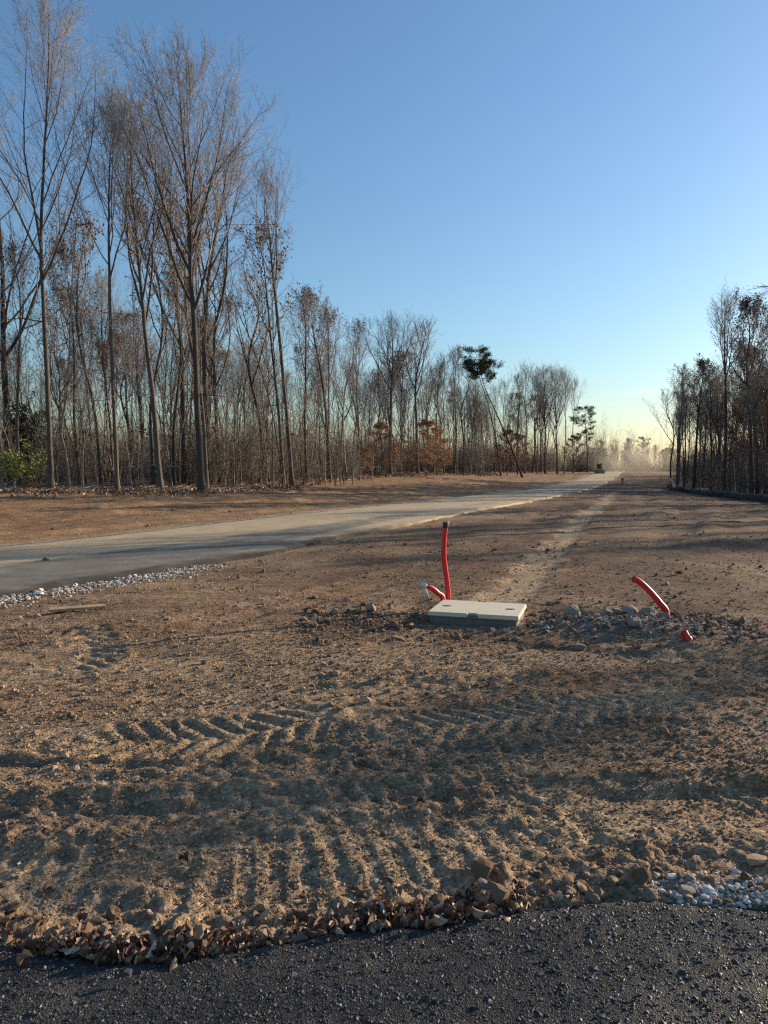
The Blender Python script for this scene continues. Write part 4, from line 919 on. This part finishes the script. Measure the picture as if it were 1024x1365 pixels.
# ------------------------------------------------------------------ silt fence, stakes, pedestal, machine
def silt_fence():
    ys = np.linspace(24, 92, 35); xs = fence_x(ys) + .3 * fbm(ys * .2, ys * 0, 2, 700)
    o = empty('silt_fence', (xs[0], ys[0], hz(xs[0], ys[0]))); tag(o, 'low black silt fence running along the edge of the wood', 'silt fence')
    yy = np.linspace(24, 92, 280); xx = np.interp(yy, ys, xs); g = height(xx, yy, .3)
    sag = .06 * np.abs(np.sin((yy - 24) / 2 * math.pi)) + .05 * fbm(yy * 1.2, yy * 0, 2, 701); belly = .05 * fbm(yy * .9, yy * 0, 3, 702)
    rows = []
    for f in (0, .35, .7, 1):
        rows.append(np.stack([xx - xs[0] + belly * math.sin(f * 3) - .02, yy - ys[0], g + (-.06 + f * (.60 - sag)) - o.location.z], -1))
    back = [r_ + np.array([.006, 0, 0]) for r_ in rows[::-1]]; G = np.stack(rows + back, 1); n_, c_ = G.shape[:2]
    idx = np.arange(n_ * c_).reshape(n_, c_); a = idx; b = np.roll(idx, -1, 1)
    q = np.stack([a[:-1], b[:-1], b[1:], a[1:]], -1).reshape(-1, 4)
    link('fabric', mesh_np('silt_fabric', G.reshape(-1, 3), q, None, M['fabric']), o)
    bm = bmesh.new(); bm_box(bm, -.02, .02, -.02, .02, -.3, .78, .004); st = bm_mesh('fence_stake', bm, M['stake'])
    for x, y in zip(xs, ys):
        s = link('stake', st, o, (x - xs[0] + .035 + .02, y - ys[0], hz(x, y) - o.location.z)); s.rotation_euler = (rng.normal(0, .04), rng.normal(0, .05), rng.random())
silt_fence()
bm = bmesh.new(); bm_box(bm, -.02, .02, -.012, .012, -.3, 1.3, .003); STK = bm_mesh('survey_stake', bm, M['stake'])
bm = bmesh.new(); bm_box(bm, -.10, .10, -.016, .016, .95, 1.2, .004); bm_box(bm, .06, .22, -.012, .012, .78, 1.02, .003, ); RIB = bm_mesh('stake_flag', bm, M['white'])
for px, d, lab, s in ((893, 80, 'survey stake with a white flag by the end of the silt fence', 1.2), (897, 70, 'leaning survey stake with a white flag at the silt fence', .8), (880, 112, 'short flagged stake beside the far road', .9)):
    p = foot(px, d, 0); o = empty('survey_stake', p, .3, s); link('stake', STK, o); link('flag', RIB, o); tag(o, lab, 'stake'); o.rotation_euler[1] = .12
def pedestal(px, d):
    o = empty('utility_pedestal', foot(px, d, .05)); tag(o, 'grey utility pedestal standing in the dust by the far road', 'pedestal')
    bm = bmesh.new(); bm_box(bm, -.16, .16, -.16, .16, -.1, .72, .03); link('body', bm_mesh('pedestal_body', bm, M['grey']), o)
    bm = bmesh.new(); bm_box(bm, -.19, .19, -.19, .19, .70, .86, .05); link('cap', bm_mesh('pedestal_cap', bm, M['grey']), o)
pedestal(830, 105)
def machine(px, d):
    p = foot(px, d, 0); o = empty('track_loader', p, math.radians(-100), 1.05); tag(o, 'small yellow tracked loader with an open cab at the end of the field', 'loader')
    def part(nm, mt, boxes, par=o):
        bm = bmesh.new()
        for b in boxes: bm_box(bm, *b[:6], .02, b[6] if len(b) > 6 else None)
        return link(nm, bm_mesh('loader_' + nm, bm, M[mt]), par)
    part('chassis', 'yellow', [(-1.2, .7, -.5, .5, .35, 1.0), (-1.25, -.6, -.55, .55, .9, 1.45)])
    for s in (-1, 1):
        bm = bmesh.new(); n = 20; prof = []
        for k in range(n):
            a = 2 * math.pi * k / n; cx = .75 * (1 if math.cos(a) > 0 else -1); prof.append((cx + .33 * math.cos(a), .33 + .33 * math.sin(a)))
        y0, y1 = s * .55, s * .9
        A = [bm.verts.new((x, y0, z)) for x, z in prof]; B = [bm.verts.new((x, y1, z)) for x, z in prof]
        for k in range(n): bm.faces.new((A[k], A[(k + 1) % n], B[(k + 1) % n], B[k]))
        bm.faces.new(A[::-1]); bm.faces.new(B); bmesh.ops.recalc_face_normals(bm, faces=bm.faces[:])
        t = link('track', bm_mesh('loader_track', bm, M['track']), o)
        bm = bmesh.new(); bmesh.ops.create_cone(bm, cap_ends=True, segments=16, radius1=.2, radius2=.2, depth=.06, matrix=Matrix.Translation((.75, s * .91, .33)) @ Matrix.Rotation(math.pi / 2, 4, 'X')); link('sprocket', bm_mesh('loader_sprocket', bm, M['yellow']), t)
        part('lift_arm', 'yellow', [(-1.1, 1.3, s * .62 - .07, s * .62 + .07, -.09, .09, Matrix.Translation((0, 0, 1.15)) @ Matrix.Rotation(.32, 4, 'Y'))])
    cab = part('cab_frame', 'black', [(x - .04, x + .04, y - .04, y + .04, 1.0, 2.05) for x in (-.5, .55) for y in (-.45, .45)])
    part('roof', 'yellow', [(-.6, .65, -.55, .55, 2.04, 2.14)], cab); part('window', 'glass', [(-.52, -.50, -.4, .4, 1.5, 1.95)], cab)
    part('seat', 'black', [(-.3, .15, -.25, .25, 1.0, 1.2), (-.35, -.2, -.25, .25, 1.2, 1.75)])
    bm = bmesh.new(); pr = [(1.2, .12), (1.75, .06), (1.8, .14), (1.35, .25), (1.32, .7), (1.2, .72)]
    A = [bm.verts.new((x, -.9, z)) for x, z in pr]; B = [bm.verts.new((x, .9, z)) for x, z in pr]
    for k in range(6): bm.faces.new((A[k], A[(k + 1) % 6], B[(k + 1) % 6], B[k]))
    bm.faces.new(A[::-1]); bm.faces.new(B); bmesh.ops.recalc_face_normals(bm, faces=bm.faces[:]); link('bucket', bm_mesh('loader_bucket', bm, M['stake']), o)
machine(799, 156)

# ------------------------------------------------------------------ stones, clods, gravel
def rock_proto(name, seed, material, sub=2, rough=.22, ang=True):
    bm = bmesh.new(); bmesh.ops.create_icosphere(bm, subdivisions=sub, radius=1); r = np.random.default_rng(seed)
    sc = r.uniform(.7, 1.25, 3); sc[2] *= .75; cuts = r.normal(size=(9, 3)); cuts /= np.linalg.norm(cuts, axis=1, keepdims=True); off = r.uniform(.55, .9, 9)
    for v in bm.verts:
        c = np.array(v.co)
        if ang:
            for n_, o_ in zip(cuts, off):
                dd = c @ n_ - o_
                if dd > 0: c = c - n_ * dd * .9
        c = c * (1 + r.normal(0, rough * .22)) * sc; v.co = c
    return bm_mesh(name, bm, M[material], False)
ROCK = [rock_proto('stone', 800 + k, 'stone_obj') for k in range(6)]
CLOD = [rock_proto('clod', 820 + k, 'clod_obj', 2, .5) for k in range(8)]
GRV = [rock_proto('gravel', 840 + k, 'gravel_obj', 1, .2) for k in range(5)]
LGRV = GRV
def put(me, name, x, y, r, label, cat, group=None, sink=.3, zoff=0):
    o = link(name, me, None, (x, y, hz(x, y) + r * (.62 - sink) + zoff)); o.scale = (r * random.uniform(.85, 1.2), r * random.uniform(.85, 1.2), r * random.uniform(.8, 1.05))
    o.rotation_euler = (random.uniform(-.35, .35), random.uniform(-.35, .35), random.uniform(0, 6.28)); return tag(o, label, cat, group)
for px, py, r, lab in ((531, 852, .055, 'pale grey stone lying alone in front of the vault'), (764, 822, .11, 'big earthy stone in the hole beside the vault'), (840, 822, .10, 'flat grey slab on the spoil heap'),
                       (862, 826, .13, 'long grey slab at the top of the spoil heap'), (845, 847, .10, 'rounded stone low on the spoil heap'), (808, 832, .085, 'brown stone between the vault and the spoil heap'),
                       (773, 862, .055, 'upright pale stone in front of the spoil heap'), (825, 818, .09, 'grey stone behind the slabs of the spoil heap'), (886, 832, .07, 'grey stone at the foot of the long conduit')):
    p = at(px, py); put(ROCK[random.randrange(6)], 'stone', p.x, p.y, r, lab, 'stone')
p = at(853, 1182); put(CLOD[2], 'earth_clod', p.x, p.y, .046, 'dark brown fist sized clod standing tall beside the white gravel', 'clod', sink=.15)
p = at(1012, 1150); o = put(CLOD[6], 'stone', p.x, p.y, .05, 'long flat stone in the rubble behind the white gravel', 'stone'); o.scale = (.085, .045, .022); o.rotation_euler = (.1, .05, .2); o.location.z = hz(p.x, p.y) + .006
p = at(915, 1194); put(ROCK[1], 'stone', p.x, p.y, .042, 'tan blocky stone bedded in the white gravel', 'stone')
p = at(645, 1192); put(ROCK[0], 'stone', p.x, p.y, .045, 'pale flat stone among the dead leaves', 'stone')
def on_edge(px, back):           # a place a little behind the apron's edge, under the given pixel column
    x = (px - CX) / F * 2.62; x = x * (1 + back * .35); return x, float(apron_edge(x)) + back
rr = np.random.default_rng(91)
for k in range(150):
    px = rr.uniform(470, 1020) if k < 105 else rr.uniform(0, 470); b = abs(rr.normal(.0, .11)) + .02; x, y = on_edge(px, b)
    put(CLOD[k % 8], 'earth_clod', x, y, math.exp(rr.normal(math.log(.017), .38)), 'crumbly brown clod in the berm along the asphalt edge', 'clod', 'clods along the asphalt edge', zoff=.004)
for k in range(120):
    px = rr.normal(985, 55); b = abs(rr.normal(.06, .07)) + .012
    if not 850 < px < 1130: continue
    if px < 930: b = rr.uniform(.05, .2)
    x, y = on_edge(px, b); put(GRV[k % 5], 'gravel_stone', x, y, math.exp(rr.normal(math.log(.0105), .35)), 'white crushed stone in the spill at the asphalt edge', 'gravel', 'white stones at the asphalt edge', zoff=.004)
def scatter(name, label, cat, material, n, f, rmed, rsd, rmax, seed, flat=.75, sink=.25):
    r = np.random.default_rng(seed); xy = f(r, n); n = len(xy); rad = np.exp(r.normal(math.log(rmed), rsd, n)).clip(.003, rmax) * (1 if xy.shape[1] < 3 else xy[:, 2])
    z = height(xy[:, 0], xy[:, 1], .02)
    tag(link(name, pebbles(name, r, np.c_[xy[:, :2], z + rad * (.55 - sink)], rad, material, flat)), label, cat, kind='stuff')
def near_f(r, n):
    d = np.exp(r.uniform(math.log(2.5), math.log(17), n)); a = np.radians(r.uniform(-31, 31, n)); x = np.tan(a) * d
    lat, al, on, ap = soil_masks(x, d); k = (on < .05) & (ap < .05) & (vnoise(x * 1.4, d * 1.4, 61) + .25 * r.random(n) > .42)
    for P, hw, *_ in TRACKS: k &= (seg_coords(P, x, d)[2] > hw * .95) | (r.random(n) < .18)
    return np.c_[x[k], d[k], (d[k] / 5) ** .35]
scatter('soil_crumbs', 'loose soil crumbs strewn over the graded ground', 'soil', 'clod', 26000, near_f, .0062, .55, .035, 93)
def close_f(r, n):
    d = np.exp(r.uniform(math.log(2.5), math.log(8), n)); x = np.tan(np.radians(r.uniform(-30, 30, n))) * d
    lat, al, on, ap = soil_masks(x, d); k = (on < .05) & (ap < .05); k &= (vnoise(x * 2.1, d * 2.1, 63) + .5 * r.random(n) > .5)
    return np.c_[x[k], d[k], (d[k] / 4) ** .4]
scatter('soil_grit', 'fine soil grit lying between the wheel tracks', 'soil', 'clod', 44000, close_f, .0048, .4, .0105, 99, sink=.15)
def heap_f(r, n):
    c = at(850, 838); x = r.normal(c.x, .65, n); y = r.normal(c.y, .28, n); return np.c_[x, y]
scatter('spoil_rubble', 'grey rubble on the spoil heap around the red conduits', 'rubble', 'rubble', 900, heap_f, .011, .5, .04, 94)
def rubble_f(r, n):
    x = r.uniform(-.9, 3.8, n); c = at(700, 826); y = r.normal(c.y, .5, n) - .05 * x; k = ~((x > VX - .1) & (x < VX + 1.2) & (y > 7.35) & (y < 8.6)); return np.c_[x, y][k]
scatter('trench_clods', 'dark clods turned up around the vault and the trench', 'soil', 'clod_dark', 2200, rubble_f, .013, .5, .08, 95)
def mid_f(r, n):
    d = r.uniform(15, 60, n); x = r.uniform(-.55, .55, n) * d; lat, al, on, ap = soil_masks(x, d); k = (on < .05) & (vnoise(x * .5, d * .5, 62) > .45); return np.c_[x[k], d[k]]
scatter('field_clods', 'clods scattered over the graded fields on both sides of the road', 'soil', 'clod_dark', 3500, mid_f, .018, .5, .08, 96)
def verge_f(r, n):
    k = r.integers(0, 190, n); o = RNEAR[k] + np.abs(r.normal(.10, .26, n)) + .02; p = RP[k] + RN[k] * o[:, None]; p += r.normal(0, .05, p.shape)
    kp = (p[:, 1] > 4) & (p[:, 1] < 12.6) & (r.random(n) < np.interp(p[:, 1], [8, 9, 11.6, 12.6], [.55, 1, .9, 0])); lat, al, on, ap = soil_masks(p[:, 0], p[:, 1]); kp &= np.abs(lat) > ROAD_W / 2 - .05
    return p[kp]
scatter('verge_gravel', 'white crushed stone spilled along the broken edge of the dusty road', 'gravel', 'gravel', 14000, verge_f, .013, .45, .045, 97, sink=.2)
def spill_f(r, n):
    px = r.normal(1000, 60, n); b = np.abs(r.normal(.05, .08, n)) + .005; k = px > 880; x = (px - CX) / F * 2.62 * (1 + b * .35); return np.c_[x, apron_edge(x) + b][k]
scatter('gravel_spill', 'fine white crushed stone spilled at the asphalt edge', 'gravel', 'gravel', 700, spill_f, .0075, .35, .02, 98, sink=.0)
p = at(103, 816); bm = bmesh.new(); bm_box(bm, -.30, .30, -.05, .05, 0, .03, .004)
o = link('wooden_board', bm_mesh('wooden_board', bm, M['wood']), None, (p.x, p.y, hz(p.x, p.y) + .02)); o.rotation_euler = (.1, .02, .55); tag(o, 'pale splintered board lying along the white gravel by the road', 'board')
p = at_d(62, 752, 12.4); lz = float(macro(p.x, p.y)) + .09; o = link('earth_clod', CLOD[5], None, (p.x, p.y, lz)); o.scale = (.10, .08, .06); tag(o, 'dark lump of earth lying alone on the dusty road', 'clod')

# ------------------------------------------------------------------ dead leaves
def leaf_proto(seed):
    r = np.random.default_rng(seed); n, m_ = 7, 4; V = []; cur = r.uniform(-3.5, 4.0); cup = r.choice([-1, 1]) * r.uniform(1.2, 3.2); tw_ = r.uniform(-1.6, 1.6)
    for i in range(n):
        t = i / (n - 1); wd = .27 * math.sin(math.pi * min(1, t * .94 + .03)) ** .75 * (1 + .15 * math.sin(t * 19 + seed))
        a = cur * (t - .5); cx = math.sin(a) / max(abs(cur), .05) * (1 if cur > 0 else 1) * (1 if abs(cur) > .05 else 1); cx = (t - .5) * (1 - .12 * cur * cur * (t - .5) ** 2); cz = cur * .35 * (t - .5) ** 2
        for j in range(m_):
            s = (j / (m_ - 1) - .5) * 2; y = s * wd; z = cz + cup * wd * s * s * .6
            c_, s_ = math.cos(tw_ * (t - .5)), math.sin(tw_ * (t - .5)); V.append((cx, y * c_ - z * s_ * .3, z * c_ + y * s_))
    q = [(i * m_ + j, (i + 1) * m_ + j, (i + 1) * m_ + j + 1, i * m_ + j + 1) for i in range(n - 1) for j in range(m_ - 1)]
    return np.array(V), np.array(q)
LP = [leaf_proto(900 + k) for k in range(9)]
LM = [mesh_np('dead_leaf', V, q, None, M['litter_obj']) for V, q in LP]
def drift(r):
    """the drift of leaves: two heaps and a thin line"""
    u = r.random()
    px = r.normal(200, 70) if u < .42 else (r.normal(560, 85) if u < .85 else r.uniform(20, 800)); b = abs(r.normal(.0, .038 + .03 * (u > .42) + .05 * (r.random() < .12))) - .02 + (-.12 * r.random() if r.random() < .05 else 0); return px, b
rl = np.random.default_rng(95)
for k in range(230):
    px, b = drift(rl); x, y = on_edge(px, b); s = rl.uniform(.026, .06)
    o = link('dead_leaf', LM[k % 9], None, (x, y, max(hz(x, y), .012 if b < 0 else -1) + .010 + rl.random() * .022)); o.scale = (s, s, s); o.rotation_euler = (rl.normal(0, .3), rl.normal(0, .3), rl.random() * 6.28)
    tag(o, 'curled brown dead leaf in the drift along the asphalt edge', 'leaf', 'leaves in the drift along the asphalt edge')
for px, py in ((30, 1155), (63, 1190), (245, 1152), (258, 1160), (268, 1150), (165, 1140), (420, 1130), (860, 950), (735, 1000), (925, 950), (640, 960), (480, 870), (300, 1090), (905, 1085), (560, 1085), (60, 1120), (540, 1010), (815, 1130), (240, 930)):
    p = at(px, py); s = rl.uniform(.035, .06); o = link('dead_leaf', LM[int(px) % 9], None, (p.x, p.y, hz(p.x, p.y) + .014)); o.scale = (s,) * 3; o.rotation_euler = (rl.normal(0, .35), rl.normal(0, .35), rl.random() * 6.28)
    tag(o, 'single dead leaf lying out on the bare soil', 'leaf', 'stray leaves on the soil')
def joined_leaves(name, label, pos, size, r, tilt=.6):
    Vs = []; Qs = []; o = 0; n = len(pos)
    kk = r.integers(0, 9, n); R_ = rotm(r, n)
    for k in range(9):
        i = np.where(kk == k)[0]; V, q = LP[k]
        az = r.random(len(i)) * 6.28; c, s = np.cos(az), np.sin(az); Rz = np.zeros((len(i), 3, 3)); Rz[:, 0, 0] = c; Rz[:, 0, 1] = -s; Rz[:, 1, 0] = s; Rz[:, 1, 1] = c; Rz[:, 2, 2] = 1
        nx = r.normal(0, tilt, (len(i), 2)); P = np.einsum('nij,vj->nvi', Rz, V); P[..., 2] += P[..., 0] * nx[:, None, 0] + P[..., 1] * nx[:, None, 1]
        P = P * size[i][:, None, None] + pos[i][:, None, :]
        Vs.append(P.reshape(-1, 3)); Qs.append((q[None] + (np.arange(len(i)) * len(V))[:, None, None]).reshape(-1, 4) + o); o += len(i) * len(V)
    tag(link(name, mesh_np(name, np.concatenate(Vs), np.concatenate(Qs), None, M['litter'])), label, 'leaves', kind='stuff')
pp = []
for k in range(1100):
    px, b = drift(rl); x, y = on_edge(px, b); pp.append((x, y))
pp = np.array(pp); joined_leaves('leaf_drift', 'drift of small broken dead leaves along the asphalt edge', np.c_[pp, height(pp[:, 0], pp[:, 1], .02) + rl.random(1100) * .025], rl.uniform(.018, .045, 1100), rl)
# litter on the woodland floor: simple leaves
r = np.random.default_rng(96); x = r.uniform(-40, 20, 30000); e = wood_edge_l(x); y = e + r.uniform(-11, 9, 30000); k = (np.abs(x / y) < .6) & (sst(-11, -3, y - wood_edge_l(x) + 3 * fbm(x * .3, y * .3, 3, 19)) > r.random(30000) * .95) & (road_lat(x, y)[0] < -5) ; x, y = x[k], y[k]
lm_ = leaf_mesh('forest_litter', r, np.c_[x, y, height(x, y, .3) + .05], .11, 'litter'); tag(link('forest_litter', lm_), 'rust brown leaf litter covering the floor of the wood', 'leaves', kind='stuff')
r = np.random.default_rng(98); n = 2600; x = r.uniform(-36, 6, n); y = wood_edge_l(x) + r.uniform(-5, 12, n); az = r.random(n) * 6.28; L = r.uniform(.3, 1.6, n); z = height(x, y, .3) + .03
P = np.stack([np.c_[x, y, z], np.c_[x + np.cos(az) * L, y + np.sin(az) * L, z + r.uniform(0, .25, n) * L]], 1); sv, st = spikes(P, np.full((n, 2), .016) * r.uniform(.6, 1.8, (n, 1)))
tag(link('fallen_twigs', mesh_np('fallen_twigs', sv, None, st, M['brush'])), 'fallen twigs strewn over the leaf litter of the wood', 'twigs', kind='stuff')
# fallen logs and branches at the wood edge
for px, py, L, rad, az, lab in ((30, 652, 4.2, .13, .25, 'fallen log with a pale broken end by the wood edge'), (8, 648, 3.0, .2, 1.2, 'thick dark log behind the pale broken log'), (130, 646, 5.0, .10, .1, 'long thin fallen limb between the slim trees'),
                                (185, 648, 2.6, .12, 2.6, 'short rotten log before the leaning tree'), (172, 644, 3.4, .07, .5, 'bent grey branch on the leaves near the leaning tree'), (310, 646, 3.5, .07, .3, 'fallen branch right of the tallest bare tree')):
    d = 44 + (660 - py) * .55; p = foot(px, d, 0); p.z = hz(p.x, p.y); rg = np.random.default_rng(px)
    o = empty('fallen_log', p, az); tag(o, lab, 'log'); pts = [(-L / 2, 0, rad * .5), (-L / 6, rg.normal(0, .12), rad * .7 + .05), (L / 5, rg.normal(0, .12), rad + .1), (L / 2, rg.normal(0, .2), rad + .22)]
    link('trunk', tube_mesh('log_trunk', pts, rad, 'bark_pale', k=9, n=14, rad=np.linspace(rad, rad * .6, 14)), o)
    for q in range(3):
        b = Vector(smooth_path(pts, 9)[2 + 2 * q]); link('broken_branch', tube_mesh('log_branch', [b, b + Vector((.2, rg.normal(0, .3), .25)), b + Vector((.5, rg.normal(0, .5), .45 + rg.random() * .4))], rad * .3, 'bark', k=6, n=7, rad=np.linspace(rad * .3, rad * .1, 7)), o)
print('polygons', sum(len(me.polygons) for me in bpy.data.meshes) // 1000, 'k; objects', len(bpy.data.objects))

# ------------------------------------------------------------------ road dust
def dust_plume():
    p = foot(842, 168, 0); bm = bmesh.new(); bmesh.ops.create_icosphere(bm, subdivisions=3, radius=1); me = bpy.data.meshes.new('dust_plume'); bm.to_mesh(me); bm.free()
    m = bpy.data.materials.new('dust'); m.use_nodes = True; nt = m.node_tree; nt.nodes.clear(); out = nt.nodes.new('ShaderNodeOutputMaterial'); v = nt.nodes.new('ShaderNodeVolumePrincipled')
    co = coords(nt); ln = node(nt, 'ShaderNodeVectorMath', operation='LENGTH'); nt.links.new(co, ln.inputs[0]); n = noise_n(nt, 2.2, 3, .6, co)
    mr = node(nt, 'ShaderNodeMapRange'); mr.interpolation_type = 'SMOOTHSTEP'; mr.inputs[1].default_value = 1; mr.inputs[2].default_value = .1; nt.links.new(ln.outputs['Value'], mr.inputs[0])
    mn = node(nt, 'ShaderNodeMapRange'); mn.inputs[1].default_value = .35; mn.inputs[2].default_value = .7; nt.links.new(n.outputs[0], mn.inputs[0])
    ml = node(nt, 'ShaderNodeMath', operation='MULTIPLY'); nt.links.new(mr.outputs[0], ml.inputs[0]); nt.links.new(mn.outputs[0], ml.inputs[1])
    m2 = node(nt, 'ShaderNodeMath', operation='MULTIPLY'); nt.links.new(ml.outputs[0], m2.inputs[0]); m2.inputs[1].default_value = .022
    nt.links.new(m2.outputs[0], v.inputs['Density']); v.inputs['Color'].default_value = (.93, .86, .74, 1); v.inputs['Anisotropy'].default_value = .3; nt.links.new(v.outputs[0], out.inputs['Volume']); me.materials.append(m)
    o = link('dust_plume', me, None, (p.x, p.y, p.z + 2.6)); o.scale = (13, 30, 8.5); o.rotation_euler = (0, 0, -.32); tag(o, 'pale dust plume hanging over the far end of the road', 'dust', kind='stuff')
dust_plume()
